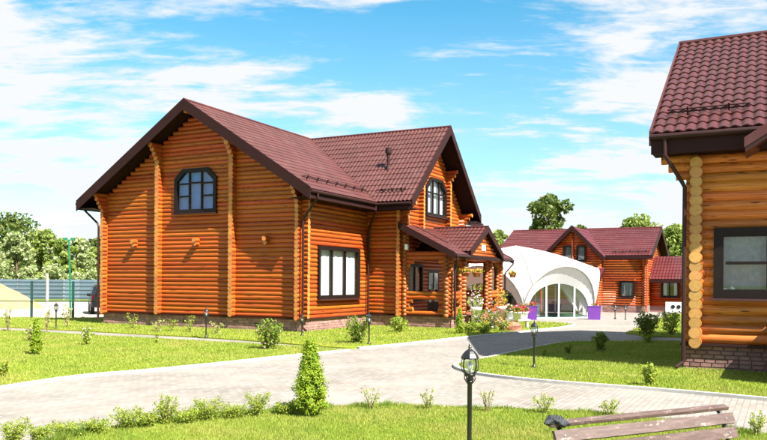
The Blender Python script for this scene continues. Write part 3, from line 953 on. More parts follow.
b.slab([(0.5, VC - HW, ZE - 0.02), (XW, VC - HW, ZE - 0.02), (XW, VC, ZR - 0.02), (0.5, VC, ZR - 0.02)], 0.2)
b.slab([(0.5, VC, ZR - 0.02), (XW, VC, ZR - 0.02), (XW, VC + HW, ZE - 0.02), (0.5, VC + HW, ZE - 0.02)], 0.2)
b.mi[c0:] = [1] * (len(b.f) - c0)
roof2 = b.build('roof', [M['roof'], M['soffit']], H1)
# valley gutter strip and ridge caps
v0, v1 = Vector((-LW / 2, VC, ZR + 0.03)), Vector((EV - 0.05, VC - HW + 0.05, ZE + 0.07))
MB().bar(v0, v1, 0.22, 0.02).build('valley_strip', M['brown'], roof1)
MB().tube([(-LW / 2, -OV - 0.02, ZR + 0.02), (-LW / 2, YEND, ZR + 0.02)], 0.07, 8).build('ridge_cap', M['roof'], roof1)
MB().tube([(-LW / 2, VC, ZR + 0.02), (XW + 0.02, VC, ZR + 0.02)], 0.07, 8).build('ridge_cap', M['roof'], roof2)


def rake(parent, a, b, axis, out, h=0.42, th=0.05):
    """rake board from eave point a to ridge point b; hangs below; axis normal 'x'/'y' and outward sign"""
    a, b = Vector(a), Vector(b); n = Vector((out, 0, 0)) if axis == 'x' else Vector((0, out, 0))
    up = Vector((0, 0, 0.07)); dn = Vector((0, 0, -h))
    m = MB(); m.hexa([a + dn, a + dn + n * th, b + dn + n * th, b + dn, a + up, a + up + n * th, b + up + n * th, b + up])
    m.build('rake_board', M['fascia'], parent)


rake(roof1, (XR + 0.02, -OV, ZE), (-LW / 2, -OV, ZR), 'y', -1)
rake(roof1, (XL - 0.02, -OV, ZE), (-LW / 2, -OV, ZR), 'y', -1)
rake(roof2, (XW, VC - HW - 0.02, ZE), (XW, VC, ZR), 'x', 1, 0.36)
rake(roof2, (XW, VC + HW + 0.02, ZE), (XW, VC, ZR), 'x', 1, 0.36)
# eave fascia, flat soffit and gutters
f = MB()
f.box(XR - 0.05, XR, -OV + 0.002, VC - HW + 0.15, ZE - 0.36, ZE - 0.03)
f.box(XL, XL + 0.05, -OV + 0.002, YEND, ZE - 0.36, ZE - 0.03)
f.box(XR - 0.05, XW, VC - HW, VC - HW + 0.05, ZE - 0.37, ZE - 0.03)
f.box(0.6, XW, VC + HW - 0.05, VC + HW, ZE - 0.37, ZE - 0.03)
f.build('eave_fascia', M['fascia'], H1)
f = MB()
f.box(0.02, XR - 0.05, -OV, VC - HW + 0.1, ZE - 0.33, ZE - 0.30)
f.box(XL + 0.05, -LW, -OV, YEND, ZE - 0.33, ZE - 0.30)
f.box(0.02, XW, VC - HW + 0.05, VB, ZE - 0.335, ZE - 0.305)
f.box(0.6, XW, YB, VC + HW - 0.05, ZE - 0.335, ZE - 0.305)
f.build('soffit', M['soffit'], H1)


def gutter(parent, a, b):
    MB().tube([a, b], 0.065, 8).build('gutter', M['brown'], parent)


gutter(H1, (XR + 0.06, -OV - 0.03, ZE - 0.09), (XR + 0.06, VC - HW - 0.1, ZE - 0.09))
gutter(H1, (XR + 0.1, VC - HW - 0.07, ZE - 0.1), (XW - 0.02, VC - HW - 0.07, ZE - 0.1))
gutter(H1, (XL - 0.06, -OV, ZE - 0.09), (XL - 0.06, YEND, ZE - 0.09))


def pipe(parent, pts): MB().tube(pts, 0.05, 8).build('downpipe', M['brown'], parent)


pipe(H1, [(XR + 0.06, -0.35, ZE - 0.13), (XR + 0.06, -0.35, ZE - 0.3), (0.26, -0.17, ZE - 1.0), (0.16, -0.16, ZE - 1.15), (0.16, -0.16, 0.25), (0.35, -0.2, 0.12)])
pipe(H1, [(XL - 0.06, -0.3, ZE - 0.13), (XL - 0.06, -0.3, ZE - 0.35), (-LW - 0.24, -0.2, ZE - 0.95), (-LW - 0.16, -0.2, ZE - 1.1), (-LW - 0.16, -0.2, 0.2)])
pipe(H1, [(XR + 0.02, VC - HW - 0.12, ZE - 0.15), (XR + 0.02, VC - HW - 0.12, ZE - 0.36), (0.2, VB - 0.2, ZE - 1.1), (0.12, VB - 0.15, ZE - 1.25), (0.12, VB - 0.15, 0.2)])
upm = Vector((SL, 0, 1)).normalized()
snow_guard(roof1, (XR - 0.75, -OV + 0.5, ZE + 0.75 * SL + 0.03), (XR - 0.75, VC - HW + 0.3, ZE + 0.75 * SL + 0.03), 7, upm, M['brown'])
upw = Vector((0, -SLW, 1)).normalized()
snow_guard(roof2, (0.7, VC - HW + 0.55, ZE + 0.55 * SLW + 0.03), (XW - 0.5, VC - HW + 0.55, ZE + 0.55 * SLW + 0.03), 3, upw, M['brown'])
# vent pipe on the wing roof
vz = ZR - SLW * (VC - 6.75)
b = MB(); b.lathe([(0.2, -0.25), (0.13, 0.1), (0.075, 0.16), (0.075, 0.72), (0.14, 0.72), (0.15, 0.78), (0.15, 0.98), (0.1, 1.03)], (0.48, 6.75, vz), 12)
b.build('vent_pipe', M['brown'], roof2)
b = MB(); b.box(WG + 0.2, WG + 0.34, VB - 0.17, VB - 0.05, 3.55, 3.8); b.build('wall_lamp', M['white'], wallC)

# porch
PX, PT, PB = 4.15, 4.75, 3.33
b = MB(); b.box(WG, PX + 0.02, VB + 0.04, YB, 0, ZS - 0.065); b.box(PX, PX + 0.14, VB + 0.14, YB, ZS - 0.06, ZS - 0.015); b.build('porch_plinth', M['mortar'], H1)
MB().box(WG, PX, VB + 0.14, YB, ZS - 0.06, ZS - 0.0).build('porch_floor', M['step'], H1)


def post(x, y, z0, z1, half=0.2):
    b = MB(); k = 0; b.cur = 0
    while z0 + cs * (k + 0.5) < z1 + 0.02:
        z = z0 + cs / 2 + k * cs
        j_ = random.uniform(-0.015, 0.015)
        b.tube([(x - half + j_, y, z), (x + half + 0.05 + j_, y, z)], r1, 10, True, 1)
        b.tube([(x, y - half - 0.05 + j_, z - cs / 2), (x, y + half, z - cs / 2)], r1, 10, True, 1); k += 1
    b.build('porch_post', [M['log_m'], M['end']], H1, True)


for x, y in ((PX - 0.15, VB + 0.1), (PX - 0.15, 7.35), (PX - 0.15, 11.05), (PX - 0.15, YB - 0.1)): post(x, y, ZS, 3.35)
post(WG + 0.12, VB + 0.1, ZS, 4.4, 0.12)


def railing(p0, p1, lintel=True):
    """log balustrade between two posts: full rails, notched opening, arched head"""
    p0, p1 = Vector(p0), Vector(p1); d = (p1 - p0); L = d.length; d.normalize()

    def lg(a, c, z): log(H1, p0 + d * a + Vector((0, 0, z)), p0 + d * c + Vector((0, 0, z)), r1 * 1.02, LOGS, 'rail_log')
    stub = {1: 0.42, 2: 0.24, 3: 0.40, 12: 0.24, 13: 0.42}
    for k in range(16):
        z = ZS + cs / 2 + k * cs
        if k in stub: lg(0, stub[k], z); lg(L - stub[k], L, z)
        elif k in (0, 4, 5, 14, 15): lg(0, L, z)


railing((WG + 0.1, VB + 0.1, 0), (PX - 0.15, VB + 0.1, 0))
railing((PX - 0.15, VB + 0.1, 0), (PX - 0.15, 7.35, 0))
railing((PX - 0.15, 11.05, 0), (PX - 0.15, YB - 0.1, 0))
railing((WG + 0.1, YB - 0.1, 0), (PX - 0.15, YB - 0.1, 0))
b = MB()
for k in (14, 15):
    z = ZS + cs / 2 + k * cs; b.tube([(PX - 0.15, 7.2, z), (PX - 0.15, 11.2, z)], r1, 10, True, 1)
b.build('lintel', [M['log_m'], M['end']], H1, True)
# porch gable logs
GS = (4.76 - 3.5) / 2.35
b = MB(); k = 0
while True:
    z = ZS + cs / 2 + (15 + k) * cs; lim = min(2.0, (4.76 - 0.16 - z - 0.06) / GS)
    if lim < 0.2: break
    b.tube([(PX + 0.2, VC - lim, z), (PX + 0.2, VC + lim, z)], r1, 10, True, 1); k += 1
b.build('porch_gable', [M['log_m'], M['end']], H1, True)
MB().box(PX + 0.29, PX + 0.33, VC - 0.32, VC + 0.16, 3.62, 3.9).build('house_plaque', M['white'], H1)
# porch roof
b = MB(); PXE = PX + 0.42; Y0, Y1 = VB - 0.45, YB + 0.55
pl_ = math.hypot(PXE - WG, PT - PB)


def keep_lean(p): return not (4.76 - GS * abs(p.y - VC) > p.z + 0.05 and abs(p.y - VC) < 2.4)


tile_sheet(b, (PXE, Y0, PB), (0, 1, 0), (-(PXE - WG), 0, PT - PB), Y1 - Y0, pl_, 0.2, 0.36, keep=keep_lean)
gl = math.hypot(2.35, 4.76 - 3.5)
tile_sheet(b, (PXE + 0.06, VC - 2.35, 3.5), (-1, 0, 0), (0, 2.35, 1.26), PXE + 0.06 - WG, gl, 0.2, 0.36, amp=0.03, lip=0.024)
tile_sheet(b, (PXE + 0.06, VC + 2.35, 3.5), (-1, 0, 0), (0, -2.35, 1.26), PXE + 0.06 - WG, gl, 0.2, 0.36)
c0 = len(b.f)
b.slab([(PXE, Y0, PB - 0.02), (PXE, Y1, PB - 0.02), (WG, Y1, PT - 0.02), (WG, Y0, PT - 0.02)], 0.14)
b.slab([(PX, VC - 2.35, 3.48), (PXE + 0.06, VC - 2.35, 3.48), (PXE + 0.06, VC, 4.74), (PX, VC, 4.74)], 0.14)
b.slab([(PX, VC, 4.74), (PXE + 0.06, VC, 4.74), (PXE + 0.06, VC + 2.35, 3.48), (PX, VC + 2.35, 3.48)], 0.14)
b.mi[c0:] = [1] * (len(b.f) - c0)
roof3 = b.build('porch_roof', [M['roof'], M['soffit']], H1)
rake(roof3, (PXE + 0.06, VC - 2.37, 3.5), (PXE + 0.06, VC, 4.76), 'x', 1, 0.24)
rake(roof3, (PXE + 0.06, VC + 2.37, 3.5), (PXE + 0.06, VC, 4.76), 'x', 1, 0.24)
rake(roof3, (PXE + 0.02, Y0, PB), (WG, Y0, PT), 'y', -1, 0.24)
rake(roof3, (PXE + 0.02, Y1, PB), (WG, Y1, PT), 'y', 1, 0.24)
MB().tube([(WG, VC, 4.79), (PXE + 0.12, VC, 4.79)], 0.06, 8).build('ridge_cap', M['roof'], roof3)
MB().tube([(PXE + 0.06, Y0 - 0.02, PB - 0.06), (PXE + 0.06, VC - 2.4, PB - 0.06)], 0.06, 8).build('gutter', M['brown'], roof3)
MB().tube([(PXE + 0.06, VC + 2.4, PB - 0.06), (PXE + 0.06, Y1 + 0.02, PB - 0.06)], 0.06, 8).build('gutter', M['brown'], roof3)
pipe(H1, [(PXE + 0.06, Y0 + 0.1, PB - 0.1), (PXE + 0.06, Y0 + 0.1, PB - 0.25), (PX + 0.3, VB + 0.0, PB - 0.6), (PX + 0.26, VB - 0.02, PB - 0.75), (PX + 0.26, VB - 0.02, 0.3), (PX + 0.4, VB - 0.02, 0.15)])
pipe(H1, [(PXE + 0.06, Y1 - 0.05, PB - 0.1), (PXE + 0.06, Y1 - 0.05, PB - 0.25), (PX + 0.2, YB, PB - 0.75), (PX + 0.2, YB, 0.3)])
MB().bar((WG + 0.5, Y0 + 0.4, PT - 0.05), (PXE - 0.5, Y0 + 0.4, PB + 0.5), 0.03, 0.03).build('snow_guard', M['brown'], roof3)
# entrance steps
for i in range(3):
    MB().box(PX + 0.16 + i * 0.34, PX + 0.5 + i * 0.34 + 0.02, 8.0 - 0.0, 10.6, 0.0 if i else 0.0, ZS - 0.03 - i * 0.19).build('step', M['step'], H1)

# ------------------------------------------------------------------ right log house
H2 = thing('log_house', 'honey coloured log house with round log ends, brown downpipe and wide tiled eave', 'house', (7.3, 18.34, 0), HY)
c2, r2, zs2 = 0.227, 0.142, 0.68
hR = [(0.75, 2.15, 1.84, 3.35)]
core = MB(); lg = []
for k in range(20):
    z = zs2 + c2 / 2 + k * c2
    for a, b_ in split(0.04, 5.2, hR, z): lg.append((a, b_, z))
    for a, b_ in split(0.15, 5.2, hR, z): core.box(a, b_, 0.16, 0.22, z - c2 / 2, z + c2 / 2 - 0.001)
w2 = core.build('wall', M['rlog'], H2)
for a, b_, z in lg: log(w2, (a, 0.14, z), (b_, 0.14, z), r2, RLOGS)
core = MB().box(0.30, 0.36, 0.2, 10.2, zs2, 5.2); w3 = core.build('wall', M['rlog'], H2)
for k in range(21):
    z = zs2 + 0.02 + k * c2 * 0.995
    if z > 5.2: break
    log(w3, (0.28, -0.24, z), (0.28, 10.5, z), r2 * 1.02, RLOGS)
for i, z in enumerate((5.12, 4.92, 4.72)):                         # carved console under the eave
    log(w2, (-0.52 + i * 0.17, 0.0, z), (0.3, 0.0, z), 0.11, RLOGS, 'console')
window(H2, 'x', 0.0, 0.67, 2.23, 1.76, 3.43, -1, (0.84,), {0: (0.50,)}, 0, 0.21, 'lace', 'glass', depth=1.5)
b = MB().box(0.0, 5.2, 0.03, 10.2, 0, zs2 - 0.07); p2 = b.build('plinth', M['mortar'], H2)
bb = {}
nb = 6; hb = (zs2 - 0.07) / nb


def brick_mesh(w):
    key = round(w, 2)
    if key not in bb:
        m = MB(); e = 0.008; x0, x1 = 0.006, key - 0.006; z0, z1 = 0.006, hb - 0.006
        m.hexa([(x0 + e, -0.03, z0 + e), (x1 - e, -0.03, z0 + e), (x1, 0.02, z0), (x0, 0.02, z0), (x0 + e, -0.03, z1 - e), (x1 - e, -0.03, z1 - e), (x1, 0.02, z1), (x0, 0.02, z1)])
        bb[key] = m.mesh('brick', M['brick'])
    return bb[key]


for rI in range(nb):
    x = 0.0
    first = True
    while x < 2.6:
        w = (0.15 if first and rI % 2 else random.choice((0.24, 0.27, 0.30))); first = False
        o = put(bpy.data.objects.new('brick', brick_mesh(w)), p2)
        o.location = (x, 0.03 + random.uniform(-0.008, 0.004), rI * hb); x += w
b = MB(); brick_rows(b, 2.62, 5.2, 0, zs2 - 0.07, lambda x, d, z: (x, 0.03 - d, z)); b.build('brick_facing', M['brick_j'], p2, kind='stuff')
b = MB(); brick_rows(b, 0.05, 10.2, 0, zs2 - 0.07, lambda x, d, z: (0.0 - d, x, z)); b.build('brick_facing', M['brick_j'], p2, kind='stuff')
MB().box(-0.06, 5.2, -0.1, 0.2, zs2 - 0.066, zs2 - 0.012).build('sill_flashing', M['brown'], H2)
# roof: tiles one by one where they are seen, the rest as a sheet
E2, Z2, RY2, RZ2, OY2 = -0.68, 5.65, 5.83, 9.63, -0.7
S2 = Vector((0, RY2 - OY2, RZ2 - Z2)); L2 = S2.length; S2.normalize(); N2 = Vector((0, -S2.z, S2.y))
rb = MB()
rb.slab([(E2, OY2, Z2 - 0.02), (5.6, OY2, Z2 - 0.02), (5.6, RY2, RZ2 - 0.02), (E2, RY2, RZ2 - 0.02)], 0.22)
rb.slab([(E2, RY2, RZ2 - 0.02), (5.6, RY2, RZ2 - 0.02), (5.6, 2 * RY2 - OY2, Z2 - 0.02), (E2, 2 * RY2 - OY2, Z2 - 0.02)], 0.22)
roofR = rb.build('roof', M['soffit'], H2)
PW, NR = 0.242, 17
ST = L2 / NR
tb = MB(); segs = 8; am, lip = 0.060, 0.034
for c in range(segs):
    x0, x1 = c / segs * PW, (c + 1) / segs * PW
    h = lambda q: am * (0.5 - 0.5 * math.cos(2 * math.pi * q / segs)) ** 0.75
    sag = lambda q: -0.035 * (0.5 - 0.5 * math.cos(2 * math.pi * q / segs))
    a, d = h(c), h(c + 1)
    tb.face([(x0, sag(c), a + lip), (x1, sag(c + 1), d + lip), (x1, ST + 0.02, d), (x0, ST + 0.02, a)])
    tb.face([(x0, sag(c), a - 0.006), (x1, sag(c + 1), d - 0.006), (x1, sag(c + 1), d + lip), (x0, sag(c), a + lip)])
tile_me = tb.mesh('roof_tile', M['roof'])
for p in tile_me.polygons: p.use_smooth = False
ncol = 12
for r_ in range(NR):
    for c_ in range(ncol):
        o = bpy.data.objects.new('roof_tile', tile_me)
        pos = Vector((E2 + c_ * PW, OY2, Z2)) + S2 * (r_ * ST) + N2 * 0.004
        o.matrix_local = Matrix.Translation(pos) @ Matrix(((1, 0, 0, 0), (0, S2.y, N2.y, 0), (0, S2.z, N2.z, 0), (0, 0, 0, 1)))
        put(o, roofR)
b = MB(); tile_sheet(b, (E2 + ncol * PW, OY2, Z2), (1, 0, 0), S2, 5.6 - E2 - ncol * PW, L2, PW, ST, 0.060, 0.034)
b.build('tile_sheet', M['roof'], roofR, kind='stuff')
rk = MB(); up = Vector((0, 0, 0.09))
for y0, z0 in ((OY2, Z2), (2 * RY2 - OY2, Z2)):
    a, b_ = Vector((E2, y0, z0)), Vector((E2, RY2, RZ2))
    rk.hexa([a - up * 3, a - up * 3 - Vector((0.05, 0, 0)), b_ - up * 3 - Vector((0.05, 0, 0)), b_ - up * 3, a + up, a + up - Vector((0.05, 0, 0)), b_ + up - Vector((0.05, 0, 0)), b_ + up])
rk.build('rake_board', M['roof'], roofR)
MB().tube([(E2 - 0.04, RY2, RZ2 + 0.04), (5.6, RY2, RZ2 + 0.04)], 0.09, 8).build('ridge_cap', M['roof'], roofR)
MB().box(E2, 5.2, OY2 - 0.03, OY2 + 0.02, Z2 - 0.48, Z2 - 0.03).build('eave_fascia', M['fascia'], H2)
MB().box(E2, 5.2, OY2 + 0.02, 0.1, Z2 - 0.44, Z2 - 0.40).build('soffit', M['soffit'], H2)
MB().tube([(E2 - 0.03, OY2 - 0.1, Z2 - 0.08), (1.75, OY2 - 0.1, Z2 - 0.08)], 0.07, 10).build('gutter', M['brown'], H2)
pipe(H2, [(-0.36, OY2 - 0.09, Z2 - 0.1), (-0.36, OY2 - 0.09, Z2 - 0.52), (-0.02, -0.34, Z2 - 1.12), (0.04, -0.32, Z2 - 1.25), (0.03, -0.32, 0.25), (-0.12, -0.42, 0.1)])
ug = Vector((0, -S2.z, S2.y))
q0 = Vector((-0.42, OY2, Z2)) + S2 * 1.15 + ug * 0.03
snow_guard(roofR, q0, q0 + Vector((1.85, 0, 0)), 2, ug, M['brown'])
# gabled entrance roof whose foot starts at the picture's right edge
gx, gz, gs_ = 1.36, 5.12, 0.62
b = MB()
b.slab([(gx, -1.15, gz + 0.14), (5.2, -1.15, gz + 0.14 + (5.2 - gx) * gs_), (5.2, 2.2, gz + 0.14 + (5.2 - gx) * gs_), (gx, 2.2, gz + 0.14)], 0.22)
rg = b.build('entrance_roof', M['roof'], H2)
a, b_ = Vector((gx - 0.02, -1.15, gz)), Vector((5.2, -1.15, gz + (5.2 - gx) * gs_))
m = MB(); u = Vector((0, 0, 0.34)); n = Vector((0, -0.05, 0))
m.hexa([a, a + n, b_ + n, b_, a + u * 0.65, a + u * 0.65 + n, b_ + u + n, b_ + u]); m.build('rake_board', M['roof'], rg)
MB().box(2.3, 5.2, -2.2, 0.0, 0, 0.6).build('entrance_landing', M['mortar'], H2)
pk = MB().box(2.05, 2.15, -2.2, 0.0, 0, 1.38).build('parapet', M['rlog'], H2)
for k in range(6): log(pk, (2.10, -2.25, 0.12 + k * c2), (2.10, 0.1, 0.12 + k * c2), r2 * 0.95, RLOGS)

# ------------------------------------------------------------------ far log house
H3 = thing('log_house', 'reddish log house beyond the white marquee with a cross gable of two small windows', 'house', (18.52, 53.36, 0), HY)


def log_panel(b, x0, x1, z0, z1, y, cour=0.175, lim=None, holes=()):
    k = 0
    while z0 + cour * (k + 0.5) < z1:
        z = z0 + cour * (k + 0.5)
        a, c = (x0, x1) if lim is None else lim(z, x0, x1)
        if c > a:
            for p, q in split(a, c, holes, z): b.tube([(p, y, z), (q, y, z)], cour * 0.57, 8)
        k += 1


def log_panel_y(b, y0, y1, z0, z1, x, cour=0.175, lim=None, holes=()):
    k = 0
    while z0 + cour * (k + 0.5) < z1:
        z = z0 + cour * (k + 0.5)
        a, c = (y0, y1) if lim is None else lim(z, y0, y1)
        if c > a:
            for p, q in split(a, c, holes, z): b.tube([(x, p, z), (x, q, z)], cour * 0.57, 8)
        k += 1


FW, FD, FE, FR = -10.6, 9.4, 4.06, 6.35
fs = (FR - FE) / (FD / 2 + 0.6)
b = MB(); log_panel(b, FW, 0.15, 0.5, 4.0, 0.1, holes=[(-1.68, -0.8, 1.15, 2.2)])
log_panel_y(b, 0, FD, 0.5, 6.2, -0.1, lim=lambda z, a, c: (max(a - 0.15, FD / 2 - (FR - 0.15 - z) / fs), min(c, FD / 2 + (FR - 0.15 - z) / fs)))
log_panel_y(b, 0, FD, 0.5, 6.2, FW + 0.1, lim=lambda z, a, c: (max(a - 0.15, FD / 2 - (FR - 0.15 - z) / fs), min(c, FD / 2 + (FR - 0.15 - z) / fs)))
log_panel(b, FW, 0.0, 0.5, 4.0, FD - 0.1)
b.build('wall', M['flog'], H3, True)
gapex, ghalf = -4.9, 2.05
b = MB(); log_panel(b, gapex - 2.0, gapex + 2.0, 0.5, 6.0, -0.85, lim=lambda z, a, c: (max(a, gapex - (6.2 - 0.2 - z)), min(c, gapex + (6.2 - 0.2 - z))), holes=[(-5.5, -4.93, 3.72, 4.75), (-4.56, -3.99, 3.72, 4.75)])
log_panel_y(b, -0.85, 0.1, 0.5, 4.0, gapex + 1.9); log_panel_y(b, -0.85, 0.1, 0.5, 4.0, gapex - 1.9)
b.tube([(gapex + 0.0, -0.98, 0.5), (gapex + 0.0, -0.98, 5.7)], 0.09, 8)
b.build('gable_wall', M['flog'], H3, True)
b = MB().box(FW, 0.0, 0.02, FD, 0, 0.5).box(gapex - 1.95, gapex + 1.95, -0.9, 0.1, 0, 0.49); pf = b.build('plinth', M['mortar'], H3)
b = MB(); brick_rows(b, FW, 0, 0, 0.49, lambda x, d, z: (x, 0.02 - d, z)); b.build('brick_facing', M['brick_j'], pf, kind='stuff')
b = MB()
fl = math.hypot(FD / 2 + 0.6, FR - FE)
tile_sheet(b, (FW - 0.5, -0.6, FE), (1, 0, 0), (0, FD / 2 + 0.6, FR - FE), 11.6, fl, 0.22, 0.42, 0.03, 0.025, segs=4,
           keep=lambda p: not (6.2 - abs(p.x - gapex) > p.z + 0.15))
tile_sheet(b, (FW - 0.5, FD + 0.6, FE), (1, 0, 0), (0, -(FD / 2 + 0.6), FR - FE), 11.6, fl, 0.5, 0.42, 0.03, 0.025, segs=2)
c0 = len(b.f)
b.slab([(FW - 0.5, -0.6, FE - 0.02), (0.5, -0.6, FE - 0.02), (0.5, FD / 2, FR - 0.02), (FW - 0.5, FD / 2, FR - 0.02)], 0.16)
b.slab([(FW - 0.5, FD / 2, FR - 0.02), (0.5, FD / 2, FR - 0.02), (0.5, FD + 0.6, FE - 0.02), (FW - 0.5, FD + 0.6, FE - 0.02)], 0.16)
b.mi[c0:] = [1] * (len(b.f) - c0)
rF = b.build('roof', [M['roof_far'], M['soffit']], H3)
b = MB()
for sg in (-1, 1):
    tile_sheet(b, (gapex + sg * 2.25, -1.3, 3.95), (0, 1, 0), (-sg * 2.25, 0, 2.25), 5.6, math.hypot(2.25, 2.25), 0.22, 0.42, 0.03, 0.025, segs=4,
               keep=lambda p: FE + (p.y + 0.6) * fs < p.z + 0.1)
c0 = len(b.f)
for sg in (-1, 1):
    q = [(gapex + sg * 2.25, -1.3, 3.93), (gapex, -1.3, 6.18), (gapex, 0.5, 6.18), (gapex + sg * 2.25, 0.5, 3.93)]
    b.slab(q if sg < 0 else q[::-1], 0.16)
b.mi[c0:] = [1] * (len(b.f) - c0)
rF2 = b.build('gable_roof', [M['roof_far'], M['soffit']], H3)
for sg in (-1, 1): rake(rF2, (gapex + sg * 2.27, -1.3, 3.95), (gapex, -1.3, 6.2), 'y', -1, 0.3)
rake(rF, (0.5, -0.62, FE), (0.5, FD / 2, FR), 'x', 1, 0.3); rake(rF, (0.5, FD + 0.62, FE), (0.5, FD / 2, FR), 'x', 1, 0.3)
MB().tube([(FW - 0.5, FD / 2, FR + 0.02), (0.55, FD / 2, FR + 0.02)], 0.07, 6).build('ridge_cap', M['roof_far'], rF)
MB().box(gapex + 2.2, 0.5, -0.66, -0.6, FE - 0.26, FE - 0.02).build('eave_fascia', M['fascia'], rF)
MB().box(FW - 0.5, gapex - 2.2, -0.66, -0.6, FE - 0.26, FE - 0.02).build('eave_fascia', M['fascia'], rF)
MB().tube([(0.12, -0.2, FE - 0.2), (0.12, -0.2, 0.1)], 0.05, 6).build('downpipe', M['log_m'], H3)
snow_guard(rF, (gapex + 2.6, -0.1, FE + 0.5 * fs), (0.3, -0.1, FE + 0.5 * fs), 5, Vector((0, -fs, 1)).normalized(), M['brown'])
window(H3, 'x', 0.0, -1.75, -0.73, 1.08, 2.27, -1, (), None, 0, 0.12, 'lace', 'glass')
window(H3, 'x', -0.95, -5.56, -4.90, 3.66, 4.80, -1, (), None, 0, 0.1, 'lace', 'glass', depth=0.6)
window(H3, 'x', -0.95, -4.62, -3.96, 3.66, 4.80, -1, (), None, 0, 0.1, 'lace', 'glass', depth=0.6)
# low annex on its right and a small porch roof below the gable
b = MB(); log_panel(b, 0.0, 7.0, 0.42, 2.5, 2.6, holes=[(0.9, 1.9, 1.2, 2.15)]); log_panel_y(b, 2.6, 8, 0.42, 2.5, 6.9); b.build('annex_wall', M['flog'], H3, True)
b = MB().box(0.0, 7.0, 2.55, 8.4, 0, 0.42); b.build('annex_plinth', M['brick_j'], H3)
b = MB(); tile_sheet(b, (0.02, 2.0, 2.4), (1, 0, 0), (0, 3.1, 1.75), 7.4, math.hypot(3.1, 1.75), 0.22, 0.42, 0.03, 0.025, segs=4)
c0 = len(b.f); b.slab([(0.02, 2.0, 2.38), (7.4, 2.0, 2.38), (7.4, 5.1, 4.13), (0.02, 5.1, 4.13)], 0.14); b.slab([(0.02, 5.1, 4.13), (7.4, 5.1, 4.13), (7.4, 8.2, 2.38), (0.02, 8.2, 2.38)], 0.14)
b.mi[c0:] = [1] * 12
rA = b.build('annex_roof', [M['roof_far'], M['soffit']], H3)
MB().box(0.02, 7.4, 1.94, 2.0, 2.15, 2.38).build('eave_fascia', M['fascia'], rA)
window(H3, 'x', 2.5, 0.80, 2.0, 1.10, 2.25, -1, (0.45,), None, 0, 0.12, 'curtain', 'glass', drape=0.6)
b = MB(); tile_sheet(b, (gapex - 2.0, -3.0, 2.2), (1, 0, 0), (0, 2.1, 1.0), 4.3, 2.33, 0.22, 0.4, 0.03, 0.025, segs=4); c0 = len(b.f)
b.slab([(gapex - 2.0, -3.0, 2.18), (gapex + 2.3, -3.0, 2.18), (gapex + 2.3, -0.9, 3.18), (gapex - 2.0, -0.9, 3.18)], 0.16); b.mi[c0:] = [1] * 6
b.build('porch_roof', [M['roof_far'], M['soffit']], H3)
for x in (gapex - 1.8, gapex + 2.1): MB().tube([(x, -2.8, 0), (x, -2.8, 2.15)], 0.09, 8).build('porch_post', M['flog'], H3)

# ------------------------------------------------------------------ marquee
TC = Vector((8.5, 48.4, 0)); AP, HS, HH_, PK = 4.3, 2.62, 3.05, 4.45
T = thing('marquee', 'white domed marquee with arched clear openings beside the log porch', 'tent', TC, 0)
fa0 = math.atan2(-0.90, 0.42)
fab = MB()
for h in range(6):
    an = fa0 + h * math.pi / 3
    n = Vector((math.cos(an), math.sin(an), 0)); s_ = Vector((-n.y, n.x, 0)); c = n * AP
    K = 20
    outer = [c + s_ * (HS * math.cos(math.pi * (1 - i / K))) + Vector((0, 0, HH_ * math.sin(math.pi * i / K) ** 0.82)) + n * (0.75 * math.sin(math.pi * i / K)) for i in range(K + 1)]
    inner = []
    for i in range(K + 1):
        a_ = math.pi * i / K
        inner.append(c + n * 0.08 + s_ * (HS * 0.86 * math.cos(math.pi - a_)) + Vector((0, 0, 2.05 * math.sin(a_) ** 0.75)))
    J = 8
    grid = []
    for i in range(K + 1):
        row = []
        top = Vector((0, 0, PK))
        for j in range(J + 1):
            u = j / J
            p = outer[i].lerp(top, u)
            lowness = 1 - outer[i].z / HH_
            bul = math.sin(math.pi * u) * (0.16 - 0.3 * lowness)
            p = p + Vector((0, 0, bul + lowness * math.sin(math.pi * min(1, u * 1.0)) * 0.75))
            row.append(p)
        grid.append(row)
    if True:
        for i in (4, 10, 16): MB().tube(grid[i], 0.018, 5).build('seam', M['pole'], T)
    for i in range(K):
        for j in range(J): fab.face([grid[i][j], grid[i + 1][j], grid[i + 1][j + 1], grid[i][j + 1]])
        fab.face([inner[i], inner[i + 1], outer[i + 1], outer[i]])
fo = fab.build('membrane', M['fabric'], T, True)
for h in range(6):
    an = fa0 + h * math.pi / 3
    n = Vector((math.cos(an), math.sin(an), 0)); s_ = Vector((-n.y, n.x, 0)); c = n * (AP + 0.0)
    K = 20
    hp = [c + s_ * (HS * math.cos(math.pi * (1 - i / K))) + Vector((0, 0, HH_ * math.sin(math.pi * i / K) ** 0.82)) + n * (0.75 * math.sin(math.pi * i / K) + 0.02) for i in range(K + 1)]
    MB().tube(hp, 0.05, 6).build('arch_tube', M['pole'], T, True)
    W = HS * 0.86
    b = MB(); pts = []
    for i in range(13):
        a_ = math.pi * i / 12
        pts.append(c + n * 0.02 + s_ * (W * math.cos(math.pi - a_)) + Vector((0, 0, 2.05 * math.sin(a_) ** 0.75)))
    b.face(pts); b.build('clear_panel', M['pvc'], T)
    for q in (-0.9, 0.0, 0.55 if h else 1.15):
        zt = 2.05 * max(0.05, 1 - (q / W) ** 2) ** 0.375
        MB().bar(c + n * 0.05 + s_ * q, c + n * 0.05 + s_ * q + Vector((0, 0, zt)), 0.09, 0.09, (1, 0, 0)).build('upright', M['white'], T)
    MB().bar(c + n * 0.05 - s_ * W, c + n * 0.05 + s_ * W, 0.06, 0.12).build('base_rail', M['white'], T)
b = MB(); b.lathe([(4.2, 0.0), (4.2, 0.03)], (0, 0, 0.004), 24); b.build('floor_mat', M['green_paint'], T)
